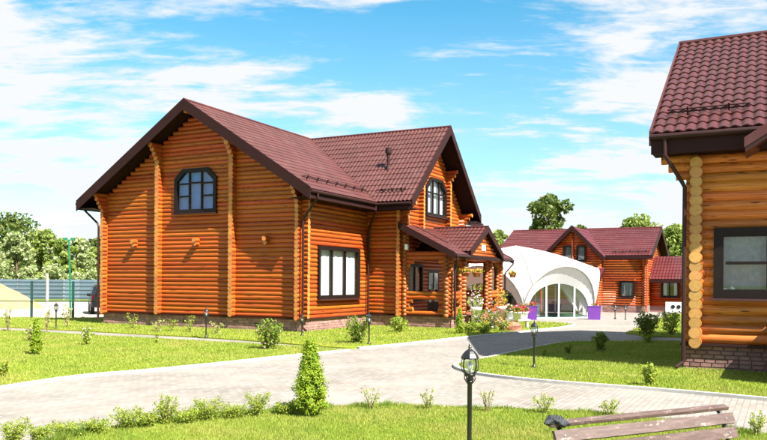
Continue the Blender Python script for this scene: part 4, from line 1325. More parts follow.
for x, y, lab in ((0.5, -2.2, 'white cloth covered round table just inside the marquee opening'), (1.2, 0.8, 'white cloth covered round table before the drapes inside the marquee')):
    t_ = thing('round_table', lab, 'table', TC + Vector((x, y, 0.034)), 0)
    MB().lathe([(0.62, 0.0), (0.58, 0.35), (0.57, 0.7), (0.6, 0.73), (0.6, 0.75)], (0, 0, 0), 16).build('tablecloth', M['curtain'], t_, True)
d_ = thing('fabric_drape', 'swag of white drapes gathered inside the marquee', 'drape', TC, 0)
q = MB()
for k in range(14):
    u0_, u1_ = k / 14, (k + 1) / 14
    def dp(u, v): return (-1.9 + 3.6 * u, 1.6 + 0.12 * math.sin(u * 40), 2.7 - 1.5 * math.sin(math.pi * u) * (1 - v) - 0.9 * v * (1 + 0.3 * math.sin(u * 23)))
    q.face([dp(u0_, 0), dp(u1_, 0), dp(u1_, 1), dp(u0_, 1)])
q.build('cloth', M['curtain'], d_, True)


# ------------------------------------------------------------------ plants
def quads(C, size, nrm=None, flat=1.0, nper=4):
    """leaf quads at centres C (n,3), size (n,), random orientation; returns verts"""
    k = len(C)
    a = RNG.normal(size=(k, 3)); a /= np.linalg.norm(a, axis=1)[:, None]
    if nrm is not None: a = a * flat + nrm; a /= np.linalg.norm(a, axis=1)[:, None]
    t0 = RNG.normal(size=(k, 3)); u = np.cross(a, t0); u /= np.linalg.norm(u, axis=1)[:, None] + 1e-9
    w = np.cross(a, u)
    s = np.asarray(size)[:, None]
    V = np.stack([C - u * s * 0.5, C + w * s * 0.32, C + u * s * 0.5, C - w * s * 0.32], 1)
    return V.reshape(-1, 3)


def foliage(name, parent, C, size, mat, nrm=None, flat=1.0, kind=None):
    o = put(bpy.data.objects.new(name, fast_mesh(name, quads(C, size, nrm, flat), 4, [mat])), parent)
    if kind: o['kind'] = kind
    return o


def shrub(label, px, py, hp, wp, mat='leaf_shrub', n=700, leaf=0.05, stems=7, flowers=None, nf=60, name='shrub', cat='shrub', group=None, spread=1.0, lift=0.1, z=LZ):
    p = gnd(px, py, z); s = p.y / FPX
    h, w = hp * s, wp * s
    T_ = thing(name, label, cat, p, random.uniform(0, 6.28), group)
    b = MB(); C = []; tips = []
    per = max(4, n // (stems * 5))
    for i in range(stems):
        a = 2 * math.pi * (i + random.random() * 0.6) / stems; rr = w / 2 * random.uniform(0.35, 0.95) * spread
        hh = h * random.uniform(0.6, 1.0)
        tip = Vector((rr * math.cos(a), rr * math.sin(a), hh))
        base = Vector((0.03 * math.cos(a) * w, 0.03 * math.sin(a) * w, -0.01))
        midp = base.lerp(tip, 0.5) + Vector((0, 0, hh * 0.12))
        b.tube([base, midp, tip], [0.012 * h + 0.004, 0.008 * h + 0.003, 0.002], 5)
        for k in range(5):
            u = lift + (1 - lift) * (k + random.random()) / 5
            c = base.lerp(midp, u * 2) if u < 0.5 else midp.lerp(tip, u * 2 - 1)
            sp = w * (0.17 if u < 0.8 else 0.10)
            C.append(RNG.normal(size=(per, 3)) * (sp, sp, sp * 0.8) * 0.6 + np.array(c))
        tips.append(tip)
    b.build('stems', M['stem'], T_)
    C = np.concatenate(C); C = C[C[:, 2] > 0.01 * h]
    foliage('foliage', T_, C, leaf * RNG.uniform(0.6, 1.4, len(C)), M[mat], np.array([0, 0, 0.6]))
    if flowers:
        idx = RNG.choice(len(C), nf); F_ = C[idx] + RNG.normal(size=(nf, 3)) * 0.02; F_[:, 2] += leaf * 0.5
        foliage('flowers', T_, np.repeat(F_, 3, 0), leaf * 0.9 * RNG.uniform(0.7, 1.3, nf * 3), M[flowers], kind='stuff')
    return T_


def thuja(label, px, py, hp, wp, n=5000, leaf=0.05, z=LZ):
    p = gnd(px, py, z); s = p.y / FPX; h, w = hp * s, wp * s
    T_ = thing('thuja', label, 'conifer', p, random.uniform(0, 6))
    MB().tube([(0, 0, -0.02), (0, 0, h * 0.9)], [0.025 * h, 0.004], 6).build('trunk', M['bark'], T_)
    ncl = 110; C = []; N = []
    for i in range(ncl):
        u = (i + random.random()) / ncl
        prof = (1 - max(0, u - 0.22) / 0.80) ** 0.72 * (1.0 if u > 0.12 else 0.8 + u * 1.7)
        a = i * 2.399 + random.uniform(-0.3, 0.3); rr = w / 2 * max(0.05, prof) * random.uniform(0.62, 1.08)
        k = n // ncl
        t = RNG.uniform(0.25, 1, k)[:, None] ** 0.6
        dirv = np.array([math.cos(a), math.sin(a), 0.9])
        base = np.array([0, 0, u * h * 0.93])
        pts = base + t * np.array([rr * math.cos(a), rr * math.sin(a), 0.10 * h * (1 - u * 0.5)]) + RNG.normal(size=(k, 3)) * w * 0.055
        C.append(pts); N.append(np.tile(dirv, (k, 1)))
    C = np.concatenate(C); N = np.concatenate(N); C[:, 2] = np.clip(C[:, 2], 0.01, h)
    foliage('crown', T_, C, leaf * RNG.uniform(0.6, 1.5, len(C)), M['leaf_thuja'], N * 0.7, 0.7)


def tree(label, px, ybase_depth, ytop, wpx, mat, n=5200, leaf=0.42, name='tree', group=None, low=0.15, shape=0.9):
    """depth in metres; top pixel and pixel width set the size"""
    Y = ybase_depth; top = at(px, ytop, Y); h = top.z; w = wpx * Y / FPX
    T_ = thing(name, label, 'tree', (top.x, Y, -0.02), random.uniform(0, 6.28), group)
    b = MB(); b.tube([(0, 0, -0.1), (0.05 * w * 0.2, 0, h * 0.35), (0, 0.02 * w, h * 0.85)], [0.026 * h, 0.018 * h, 0.004 * h], 8)
    ncl = 34; C = []
    for i in range(ncl):
        u = low + (1 - low) * (i + random.random()) / ncl
        prof = math.sin(math.pi * min(0.97, (u - low) / (1 - low) * 0.78 + 0.16)) ** shape
        a = i * 2.399 + random.uniform(-0.5, 0.5); rr = w / 2 * prof * random.uniform(0.25, 0.95)
        c = np.array([rr * math.cos(a), rr * math.sin(a), u * h * 0.94])
        k = int(n / ncl * random.uniform(0.5, 1.5)); sz = w * random.uniform(0.09, 0.17)
        d = RNG.normal(size=(k, 3)); d /= np.linalg.norm(d, axis=1)[:, None]
        C.append(c + d * (RNG.uniform(0.2, 1, (k, 1)) ** 0.5) * sz * np.array([1.15, 1.15, 0.8]))
        if i % 3 == 0: b.tube([(0, 0, max(0.12 * h, u * h * 0.62)), tuple(c * np.array([0.55, 0.55, 1]) - np.array([0, 0, 0.08 * h])), tuple(c)], [0.009 * h, 0.006 * h, 0.002 * h], 5)
    b.build('trunk', M['bark'], T_, True)
    C = np.concatenate(C); C[:, 2] = np.clip(C[:, 2], 0.2, h)
    foliage('crown', T_, C, leaf * RNG.uniform(0.5, 1.5, len(C)), M[mat], np.array([0, 0, 0.35]))


tree('dark green tree with a wide crown rising behind the pale trees', 14, 112, 213, 74, 'leaf_dark', 5200, 0.5)
tree('tall dark tree just showing beside the downpipe of the gabled log house', 98, 112, 236, 40, 'leaf_dark', 3000, 0.5)
for i, (x, yt, w, mt, lab) in enumerate([(-12, 236, 44, 'leaf_silver', 'silvery leafed tree behind the sand heap'),
        (17, 231, 40, 'leaf_silver', 'tallest silvery tree behind the corrugated fence'),
        (42, 227, 40, 'leaf_tree', 'bright green tree between the silvery trees behind the fence'),
        (62, 236, 34, 'leaf_tree', 'green tree behind the green lamp mast'),
        (80, 236, 36, 'leaf_silver', 'silvery tree right of the green lamp mast'),
        (97, 246, 34, 'leaf_tree', 'green tree behind the parked black car')]):
    tree(lab, x, 88 + (i % 3) * 3, yt, w, mt, 4200, 0.38, 'broadleaf_tree', None, 0.03, 0.55)
for i, (x, yt, w, lab) in enumerate([(-2, 262, 26, 'low pale bush at the foot of the silvery trees'), (28, 266, 24, 'low bush behind the weathered pole'), (55, 264, 30, 'pale flowering bush left of the lamp mast'), (76, 272, 26, 'round pale bush right of the lamp mast'), (95, 268, 28, 'low bush near the black car')]):
    tree(lab, x, 83, yt, w, 'leaf_silver', 1500, 0.3, 'bush', None, 0.02, 0.4)
tree('big round green tree rising behind the ridge of the reddish log house', 547, 92, 191, 60, 'leaf_dark', 6500, 0.45, shape=0.6)
tree('small dark tree at the right foot of the big round tree', 580, 95, 222, 26, 'leaf_dark', 2200, 0.42)
tree('small pale tree between the log porch and the reddish roof', 498, 95, 227, 34, 'leaf_tree', 2200, 0.42)
tree('light green tree behind the right end of the reddish roof', 636, 88, 214, 66, 'leaf_tree', 6200, 0.42)
tree('bushy bright tree beside the honey coloured house pipe', 672, 84, 222, 54, 'leaf_tree', 6200, 0.40, low=0.05)
tree('low bright tree behind the annex roof', 694, 82, 232, 50, 'leaf_tree', 4200, 0.40, low=0.05)
# a far belt of woodland closes the horizon
K = 26000
a = RNG.uniform(R(28), R(152), K); d = RNG.uniform(190, 230, K)
hh = 7 + 3.5 * np.sin(a * 37) + 2.5 * np.sin(a * 91 + 1) + 2 * np.sin(a * 13)
C = np.c_[np.cos(a) * d, np.sin(a) * d, np.abs(hh) * RNG.uniform(0, 1, K) ** 0.8]
o = put(bpy.data.objects.new('woodland', fast_mesh('woodland', quads(C, RNG.uniform(0.8, 2.2, K)), 4, [M['leaf_dark']])))
tag(o, 'distant belt of trees along the horizon', 'woodland', kind='stuff')

# garden plants
thuja('tall lime green columnar thuja at the edge of the drive', 310, 415.5, 76, 36, 26000, 0.026)
thuja('small thuja on the lawn left of the house corner', 36, 354.5, 36, 13, 7000, 0.035)
thuja('slim dark thuja against the plinth of the log porch', 459.5, 333.5, 26, 9.5, 5000, 0.04)
shrub('pink flowering bush before the house corner by a short lantern', 270, 349, 31, 36, n=1600, leaf=0.07, stems=12, flowers='pink', nf=60)
shrub('round rose bush under the large three part window', 357, 343, 27, 28, n=1500, leaf=0.07, stems=11, flowers='pink', nf=50)
shrub('light green bush at the inner corner of the log walls', 399, 332, 15, 22, 'leaf_lime', 1100, 0.07, 10)
shrub('small leafy bush in the shade on the right lawn', 601, 351, 21, 17, n=500, leaf=0.09, stems=7)
shrub('tiny weed on the shaded lawn', 568, 354, 10, 9, n=120, leaf=0.07, stems=4)
shrub('pale sapling at the edge of the house shadow', 544, 356, 8, 5, 'leaf_lime', 60, 0.07, 3)
shrub('lime green bush before the honey coloured house plinth', 649, 385.5, 24, 18, 'leaf_lime', 700, 0.055, 9)
shrub('big round bush across the drive in front of the reddish house', 647, 336.5, 25, 28, n=1500, leaf=0.09, stems=12)
shrub('thin leafy shrub behind the bush across the drive', 671, 335, 26, 24, 'leaf_lime', 600, 0.10, 8)
shrub('low weeds below the bush across the drive', 648, 343, 10, 14, 'leaf_lime', 200, 0.08, 5)
shrub('yellow flowering plant at the frame side lawn edge', 2, 376, 16, 16, 'leaf_lime', 350, 0.055, 7, 'orange', 8)
shrub('small rose with white blooms on the left lawn', 87, 345, 19, 12, 'leaf_lime', 300, 0.07, 5, 'lilac', 20)
shrub('tiny seedling on the left lawn below the plinth', 157, 343, 9, 5, 'leaf_lime', 40, 0.06, 3)
shrub('pale small shrub left of the thuja on the lawn', 30, 341, 17, 14, 'leaf_pale', 200, 0.07, 5)
shrub('dry sapling by the left lantern', 47, 331, 24, 9, 'leaf_pale', 110, 0.09, 4)
shrub('dry sapling at the fence post', 67, 327, 24, 12, 'leaf_pale', 130, 0.09, 5)
shrub('dry sapling right of the sand heap', 8, 331, 28, 12, 'leaf_pale', 120, 0.09, 5)
for i, (x, y, h, w, lab) in enumerate([(132, 328.5, 17, 12, 'reddish twiggy plant first along the plinth'), (158, 331.5, 15, 14, 'yellow twiggy plant second along the plinth'),
        (190, 332, 17, 10, 'slim yellow plant left of the plinth lantern'), (216, 334, 15, 14, 'yellow plant right of the plinth lantern'), (172, 331, 14, 14, 'spreading pale plant between the plinth plants')]):
    shrub(lab, x, y, h, w, 'leaf_pale' if i % 2 else 'leaf_lime', 170, 0.065, 5, spread=1.2)
rows = [(14, 444, 22, 30, 'leafy seedling at the end of the plant row'), (64, 437.5, 15, 26, 'low rounded seedling in the plant row'), (127, 428, 19, 30, 'bushy low plant of the row'),
        (166, 424, 27, 20, 'tall seedling of the plant row'), (206, 420, 20, 30, 'wide leafy plant of the row'), (258, 416, 21, 22, 'dense plant left of the columnar thuja'),
        (40, 441, 14, 24, 'low sprawling seedling near the end of the row'), (95, 434, 14, 26, 'low sprawling plant before the bushy one'), (148, 427, 15, 20, 'short seedling beside the tall one'),
        (186, 423, 14, 24, 'low spreading plant after the tall seedling'), (232, 418.5, 14, 26, 'low spreading plant before the dense one'), (284, 414.5, 12, 22, 'lowest plant at the foot of the columnar thuja')]
for i, (x, y, h, w, lab) in enumerate(rows): shrub(lab, x, y, h * 1.12, w * 1.1, 'leaf_lime', 2300, 0.022, 15, lift=0.03, spread=1.25)
rows = [(371, 409.5, 24, 24, 'sparse seedling right of the columnar thuja'), (428, 410, 22, 18, 'sparse seedling left of the tall lantern'), (487, 411.5, 25, 20, 'dry seedling right of the tall lantern'),
        (545, 413.5, 19, 26, 'seedling behind the bench end'), (610, 416, 18, 24, 'seedling behind the middle of the bench'), (757, 436, 24, 22, 'leafy plant right of the bench')]
for i, (x, y, h, w, lab) in enumerate(rows): shrub(lab, x, y, h, w, 'leaf_pale' if i == 2 else 'leaf_lime', 230 if i < 3 else 420, 0.028, 7, lift=0.25, spread=1.1)
# ragged unmown grass along the lawn edge
P = []
for i in range(len(front_edge) - 1):
    p, q = front_edge[i], front_edge[i + 1]; k = int((q - p).length * (1500 if q.x < 0.2 else 700))
    t_ = RNG.uniform(0, 1, (k, 1)); m_ = np.array(p) * (1 - t_) + np.array(q) * t_
    tall = 0.55 + 0.45 * np.sin(m_[:, 0] * 3.1 + 1.0) * np.sin(m_[:, 0] * 7.3)
    m_ = m_ + np.abs(RNG.normal(size=(k, 2))) * (0, -(0.16 if q.x < 0.2 else 0.07)) + RNG.normal(size=(k, 2)) * 0.02
    P.append(np.c_[m_, tall * (0.15 if q.x < 0.2 else 0.085) * RNG.uniform(0.4, 1.2, k)])
P = np.concatenate(P); k = len(P); az = RNG.uniform(0, 6.28, k); w_ = RNG.uniform(0.006, 0.014, k)
V = np.zeros((k, 3, 3), np.float32); la = RNG.uniform(0, 6.28, k); ln = P[:, 2] * RNG.uniform(0.1, 0.9, k)
V[:, 0] = np.c_[P[:, 0] - np.cos(az) * w_, P[:, 1] - np.sin(az) * w_, np.full(k, LZ - 0.05)]
V[:, 1] = np.c_[P[:, 0] + np.cos(az) * w_, P[:, 1] + np.sin(az) * w_, np.full(k, LZ - 0.05)]
V[:, 2] = np.c_[P[:, 0] + np.cos(la) * ln, P[:, 1] + np.sin(la) * ln, LZ + P[:, 2]]
o = put(bpy.data.objects.new('edge_grass', fast_mesh('edge_grass', V.reshape(-1, 3), 3, [M['leaf_shrub']])))
tag(o, 'ragged darker grass along the lawn edge by the drive', 'grass', kind='stuff')

# porch flower bed, pots and baskets
for x, y, h, w, mt, fl, lab in [(470, 333, 12, 18, 'leaf_lime', None, 'low green plants at the foot of the slim thuja'), (484, 333, 13, 18, 'leaf_lime', None, 'low green plants in the middle of the porch bed'),
        (478, 330.5, 22, 20, 'leaf_shrub', 'lilac', 'lilac flowering plants before the porch'), (493, 330, 20, 20, 'leaf_shrub', 'lilac', 'lilac flowering plants beside the boulder'), (503, 331, 12, 14, 'leaf_lime', 'pink', 'low pink flowering plants at the porch steps')]:
    shrub(lab, x, y, h, w, mt, 700, 0.075, 9, fl, 70)
p = gnd(513, 331, LZ - 0.02); b = MB()
prof = [(0.30, 0.0), (0.36, 0.12), (0.30, 0.26), (0.16, 0.36), (0.04, 0.4)]
b.lathe([(r_ * random.uniform(0.9, 1.1), z_) for r_, z_ in prof], (0, 0, 0), 9)
o = b.build('boulder', M['boulder']); o.location = p; o.rotation_euler = (0, 0, 0.5); o.scale = (1.35, 0.9, 1)
for v_ in o.data.vertices: v_.co += Vector((random.uniform(-.04, .04), random.uniform(-.04, .04), random.uniform(-.02, .03)))
tag(o, 'reddish boulder beside the porch flower bed', 'boulder')


def h1(x, y, z): return H1.matrix_basis @ Vector((x, y, z))


def pot(label, loc, r_, h_, fl, mat='white', nm='flower_pot', rim=True, hang=0):
    T_ = thing(nm, label, 'flower pot', loc, 0)
    MB().lathe([(r_ * 0.72, 0), (r_ * 0.95, h_ * 0.85), (r_ * 1.06, h_ * 0.86), (r_ * 1.06, h_), (r_ * 0.9, h_), (r_ * 0.85, h_ * 0.9)], (0, 0, 0), 14).build('pot', M[mat], T_, True)
    C_ = RNG.normal(size=(220, 3)) * (r_ * 0.6, r_ * 0.6, h_ * 0.28) + (0, 0, h_ * 1.25)
    foliage('foliage', T_, C_, 0.09 * RNG.uniform(0.6, 1.3, 220), M['leaf_shrub'])
    F_ = RNG.normal(size=(90, 3)) * (r_ * 0.65, r_ * 0.65, h_ * 0.25) + (0, 0, h_ * 1.4)
    foliage('flowers', T_, F_, 0.09 * RNG.uniform(0.7, 1.3, 90), M[fl], kind='stuff')
    if hang:
        MB().tube([(0.0, 0, h_), (0.0, 0, hang)], 0.008, 5).build('hanger', M['black'], T_)


MB_T = thing('display_bench', 'low white bench of flower pots at the porch corner', 'bench', (0, 0, 0))
for i, (px, py, fl, lab) in enumerate([(517, 328, 'red', 'white pot of red flowers left on the low white bench'), (524, 327.5, 'red', 'white pot of red flowers right on the low white bench'), (510, 327, 'pink', 'white pot of pink flowers by the porch corner post')]):
    g_ = gnd(px, py + 1); pot(lab, (g_.x, g_.y, 0.43), 0.2, 0.34, fl)
ga, gb_ = gnd(507, 328.5), gnd(529, 328.5)
MB().bar((ga.x, ga.y, 0.4), (gb_.x, gb_.y, 0.4), 0.5, 0.05).build('seat', M['white'], MB_T)
for gg in (ga.lerp(gb_, 0.1), ga.lerp(gb_, 0.9)):
    MB().box(gg.x - 0.04, gg.x + 0.04, gg.y - 0.2, gg.y + 0.2, 0, 0.376).build('leg', M['white'], MB_T)
pot('tall white pot on the porch landing beside the second post', h1(4.7, 7.5, 0.0) + Vector((0, 0, 0.0)), 0.26, 0.95, 'lilac')
pot('tall white pot of yellow green leaves by the third post', h1(4.8, 10.9, 0.0), 0.27, 0.9, 'orange')
pot('low terracotta pot of red flowers by the porch steps', h1(5.4, 10.95, 0.0), 0.28, 0.42, 'red', 'terracotta')
for x, y, lab in ((PX + 0.35, 6.6, 'orange flowered basket hanging between the first two porch posts'), (PX + 0.4, 8.0, 'green and yellow basket hanging at the porch entrance'), (PX + 0.55, 13.1, 'orange flowered basket hanging at the last porch post')):
    pot(lab, h1(x, y, 2.35), 0.2, 0.2, 'orange', 'terracotta', 'hanging_basket', hang=PB - 2.35 - 0.05)
b = thing('doormat_table', 'small dark table with an orange cloth inside the log porch', 'table', h1(3.0, 9.3, ZS), HY)
MB().box(-0.5, 0.5, -0.35, 0.35, 0.70, 0.75).build('table_top', M['frame'], b)
for sx in (-0.42, 0.42):
    for sy in (-0.28, 0.28): MB().box(sx - 0.03, sx + 0.03, sy - 0.03, sy + 0.03, 0, 0.7).build('leg', M['frame'], b)
b.name = 'porch_table'; b['label'] = 'small dark table inside the log porch'

# purple planters at the marquee entrance
for px, lab in ((531, 'purple planter box with red flowers left of the marquee opening'), (594, 'purple planter box right of the marquee opening')):
    g_ = gnd(px, 319.5)
    T_ = thing('planter_box', lab, 'planter', g_, R(-12))
    w_, d_ = 0.36, 0.30
    MB().hexa([(-w_ * 0.9, -d_ * 0.9, 0), (w_ * 0.9, -d_ * 0.9, 0), (w_ * 0.9, d_ * 0.9, 0), (-w_ * 0.9, d_ * 0.9, 0), (-w_, -d_, 0.74), (w_, -d_, 0.74), (w_, d_, 0.74), (-w_, d_, 0.74)])
    bx = MB(); bx.hexa([(-w_ * 0.9, -d_ * 0.9, 0), (w_ * 0.9, -d_ * 0.9, 0), (w_ * 0.9, d_ * 0.9, 0), (-w_ * 0.9, d_ * 0.9, 0), (-w_, -d_, 0.74), (w_, -d_, 0.74), (w_, d_, 0.74), (-w_, d_, 0.74)])
    bx.build('box', M['purple'], T_)
    fr_ = MB(); fr_.box(-w_ - 0.02, w_ + 0.02, -d_ - 0.02, d_ + 0.02, 0.742, 0.79); fr_.build('rim', M['purple'], T_)
    n_ = 120 if px < 560 else 30
    foliage('foliage', T_, RNG.normal(size=(n_, 3)) * (0.17, 0.13, 0.05) + (0, 0, 0.84), np.full(n_, 0.1), M['leaf_shrub'])
    foliage('flowers', T_, RNG.normal(size=(n_ // 2, 3)) * (0.17, 0.13, 0.04) + (0, 0, 0.9), np.full(n_ // 2, 0.1), M['red'], kind='stuff')


# ------------------------------------------------------------------ garden lanterns
def lantern(label, loc, H, k=1.0, group='black garden lanterns', simple=False):
    T_ = thing('garden_lantern', label, 'lamp', loc, random.uniform(0, 1), group)
    hb = H - 0.40 * k
    b = MB(); b.lathe([(0.07 * k, 0), (0.07 * k, 0.03), (0.035 * k, 0.06), (0.026 * k, 0.12), (0.026 * k, hb - 0.04), (0.04 * k, hb - 0.02), (0.04 * k, hb)], (0, 0, 0), 12); b.build('post', M['black'], T_, True)
    z = lambda q: hb + q * k
    b = MB(); b.lathe([(0.026 * k, z(0) - hb), (0.05 * k, 0.012 * k), (0.035 * k, 0.03 * k), (0.062 * k, 0.058 * k), (0.066 * k, 0.07 * k)], (0, 0, hb), 12)
    for j in range(4):
        a = j * math.pi / 2 + 0.4
        b.tube([(0.03 * k * math.cos(a), 0.03 * k * math.sin(a), z(-0.03)), (0.062 * k * math.cos(a), 0.062 * k * math.sin(a), z(0.012)), (0.06 * k * math.cos(a), 0.06 * k * math.sin(a), z(0.055))], 0.006 * k, 5)
    hd = b.build('head_base', M['black'], T_, True)
    MB().lathe([(0.055 * k, 0.075 * k), (0.083 * k, 0.11 * k), (0.093 * k, 0.16 * k), (0.086 * k, 0.215 * k), (0.07 * k, 0.235 * k)], (0, 0, hb), 8).build('glass', M['lamp_glass'], hd)
    MB().lathe([(0.02 * k, 0.075 * k), (0.02 * k, 0.11 * k), (0.03 * k, 0.13 * k), (0.032 * k, 0.17 * k), (0.014 * k, 0.2 * k)], (0, 0, hb), 10).build('bulb', M['white'], hd, True)
    for j in range(8):
        a = j * math.pi / 4
        pr = [(0.058, 0.072), (0.087, 0.11), (0.097, 0.16), (0.09, 0.215), (0.07, 0.24)]
        MB().tube([(r_ * k * math.cos(a), r_ * k * math.sin(a), z(q)) for r_, q in pr], 0.004 * k if j % 2 else 0.007 * k, 5).build('rib', M['black'], hd)
    MB().lathe([(0.094 * k, 0.232 * k), (0.098 * k, 0.245 * k), (0.075 * k, 0.285 * k), (0.05 * k, 0.315 * k), (0.022 * k, 0.335 * k), (0.014 * k, 0.345 * k), (0.02 * k, 0.358 * k), (0.012 * k, 0.37 * k), (0.016 * k, 0.38 * k), (0.004 * k, 0.40 * k)], (0, 0, hb), 8).build('cap', M['black'], T_)


pf_ = at(470, 343, 8.1)
lantern('tall black garden lantern on the lawn before the bench', (pf_.x, 8.1, 0.04), pf_.z - 0.04, 1.0)
for px, py, top, lab in [(534, 367.5, 320, 'black garden lantern in the right lawn near the drive'), (206, 337.5, 307, 'black garden lantern before the brick plinth of the front gable'),
        (302, 335.5, 313, 'black garden lantern at the downpipe corner of the log house'), (369, 344, 312, 'black garden lantern before the large window wall'),
        (56, 328.5, 302, 'black garden lantern on the lawn near the green posts'), (664, 331, 311, 'black garden lantern in the rough grass across the drive'),
        (615, 319, 304.5, 'thin lantern on the paving before the reddish house, beside the marquee'), (625.5, 319.5, 304, 'thin lantern before the reddish house, further from the marquee')]:
    g_ = gnd(px, py, LZ if px < 610 or px > 640 else 0); lantern(lab, g_, (py - top) * g_.y / FPX, 0.95)

# ------------------------------------------------------------------ bench in the foreground
bl, br = gnd(554, 428, 0.80), gnd(722, 411, 0.80)
ax = br - bl; BL = ax.length; ang = math.atan2(ax.y, ax.x)
B = thing('park_bench', 'slatted park bench in worn brown paint on black iron sides', 'bench', (bl.x, bl.y, 0.04), ang)
prof = [(0.0, 0.80, 66, 0.07), (-0.075, 0.70, 24, 0.115), (-0.12, 0.565, 16, 0.115), (-0.20, 0.42, 96, 0.1), (-0.32, 0.405, 92, 0.1), (-0.44, 0.405, 90, 0.1), (-0.56, 0.40, 84, 0.1)]
# slats: (y, z, tilt from vertical leaning back, width); local -y faces the viewer's side
slat_me = {}
for i, (y, z, tl, w) in enumerate(prof):
    tr_ = R(tl); d = Vector((0, math.sin(tr_), math.cos(tr_))) * w / 2; n_ = Vector((0, -math.cos(tr_), math.sin(tr_))) * 0.016
    c = Vector((0, y, z)); x0, x1 = -0.06 + 0.004 * i, BL + 0.06 + 0.01 * (i % 2)
    b = MB(); K = 12
    for j in range(K + 1):
        x = x0 + (x1 - x0) * j / K; wob = Vector((0, random.uniform(-.002, .002), random.uniform(-.002, .002)))
        for q in (-d * 1.0 - n_ * 0.7, -d * 0.92 + n_, d * 0.92 + n_, d - n_ * 0.7, d * 0.95 - n_, -d * 0.95 - n_):
            b.v.append(tuple(c + Vector((x, 0, 0)) + q + wob))
    for j in range(K):
        for q in range(6):
            o6 = j * 6; b.f.append((o6 + q, o6 + (q + 1) % 6, o6 + 6 + (q + 1) % 6, o6 + 6 + q)); b.mi.append(0)
    b.f.append((5, 4, 3, 2, 1, 0)); b.f.append(tuple(K * 6 + q for q in range(6))); b.mi += [0, 0]
    o = b.build('slat', M['bench'], B)
    for xb in (0.05, BL - 0.05):
        if i < 4:
            bo = MB(); cc = c + Vector((xb, 0, 0)) + n_ * 1.0; bo.tube([cc, cc + n_ * 0.35], 0.011, 8); bo.build('bolt', M['chrome'], o)
for xb in (0.05, BL - 0.05):
    b = MB()
    b.tube([(xb, 0.035, 0.80), (xb, -0.02, 0.74), (xb, -0.055, 0.68), (xb, -0.09, 0.55), (xb, -0.14, 0.43), (xb, -0.2, 0.385), (xb, -0.35, 0.375), (xb, -0.58, 0.37)], 0.022, 8)
    b.tube([(xb, -0.55, 0.38), (xb, -0.60, 0.2), (xb, -0.64, 0.0)], 0.022, 8); b.tube([(xb, -0.16, 0.40), (xb, -0.08, 0.2), (xb, -0.02, 0.0)], 0.022, 8)
    b.build('side_frame', M['black'], B, True)
# crumpled bag over the top corner of the backrest
b = MB(); nU, nV = 40, 26
rgb = np.random.default_rng(3); ph = rgb.uniform(0, 6.28, (6,))
for i in range(nV + 1):
    th_ = math.pi * i / nV
    for j in range(nU):
        f_ = 2 * math.pi * j / nU
        rr = 1 + 0.20 * math.sin(3 * f_ + ph[0] + 2 * th_) + 0.15 * math.sin(5 * f_ - 3 * th_ + ph[1]) + 0.08 * math.sin(9 * f_ + 5 * th_ + ph[2])
        b.v.append((0.12 * rr * math.sin(th_) * math.cos(f_), 0.075 * rr * math.sin(th_) * math.sin(f_), 0.055 * rr * math.cos(th_) - 0.35 * (rr * math.sin(th_) * math.cos(f_) * 0.12) ** 2 * 4))
for i in range(nV):
    for j in range(nU): b.f.append((i * nU + j, i * nU + (j + 1) % nU, (i + 1) * nU + (j + 1) % nU, (i + 1) * nU + j)); b.mi.append(0)
o = b.build('plastic_bag', M['bag'], None, True)
o.location = (bl.x + 0.02, bl.y + 0.01, 0.862); o.rotation_euler = (0.1, 0.15, ang); o.scale = (0.95, 0.9, 0.72)
tag(o, 'crumpled dark grey plastic bag on the end of the bench back', 'bag')

# ------------------------------------------------------------------ left background: fence, poles, sand, car
fa, fb = gnd(-60, 299.2), gnd(125, 300.4)
dirf = (fb - fa); LF = dirf.length; af = math.atan2(dirf.y, dirf.x)
Fc = thing('sheet_fence', 'long blue grey corrugated sheet fence before the trees', 'fence', fa, af)
npn = 12; pw = LF / npn
b = MB(); sg = 40
for i in range(sg):
    z0, z1 = 0.08 + 2.0 * i / sg, 0.08 + 2.0 * (i + 1) / sg
    y0, y1 = 0.05 * (abs(((i % 8) - 4) / 4) > 0.4), 0.05 * (abs((((i + 1) % 8) - 4) / 4) > 0.4)
    b.face([(0.01, y0, z0), (pw - 0.01, y0, z0), (pw - 0.01, y1, z1), (0.01, y1, z1)])
pme = b.mesh('panel', M['fence'])
for i in range(npn):
    o = put(bpy.data.objects.new('panel', pme), Fc); o.location = (i * pw, random.uniform(-0.02, 0.02), 0)
    MB().box(i * pw - 0.04, i * pw + 0.04, 0.06, 0.14, -0.02, 2.15).build('post', M['pole'], Fc)
p = gnd(47, 306.5)
o = MB().tube([(0, 0, -0.05), (0.02, 0, 1.4), (0.0, 0, 2.55)], [0.12, 0.11, 0.10], 10).build('weathered_pole', M['pole']); o.location = p
tag(o, 'short pale weathered pole before the sheet fence', 'pole')
g1, g2 = gnd(31.5, 318.6), gnd(73, 318.6)
Gf = thing('post_and_rail', 'dark green steel posts joined by one thin rail at the lawn edge', 'fence', g1, 0)
for q in (Vector((0, 0, 0)), g2 - g1, (g1 - g2)):
    MB().box(q.x - 0.05, q.x + 0.05, q.y - 0.05, q.y + 0.05, -0.02, 2.0).build('post', M['green_post'], Gf)
MB().tube([g1 - g2 + Vector((0, -0.07, 0.93)), Vector((0, -0.07, 0.93)), g2 - g1 + Vector((1.2, -0.07, 0.93))], 0.028, 6).build('rail', M['green_post'], Gf)
pm = gnd(70.5, 317)
top = at(69, 240, pm.y)
Lm = thing('lamp_mast', 'tall green lamp mast with a flat T shaped floodlight head', 'street lamp', pm, 0)
MB().tube([(0, 0, -0.03), (-0.04, 0, 2.0), (top.x - pm.x, 0, top.z)], [0.06, 0.055, 0.045], 8).build('mast', M['green_paint'], Lm)
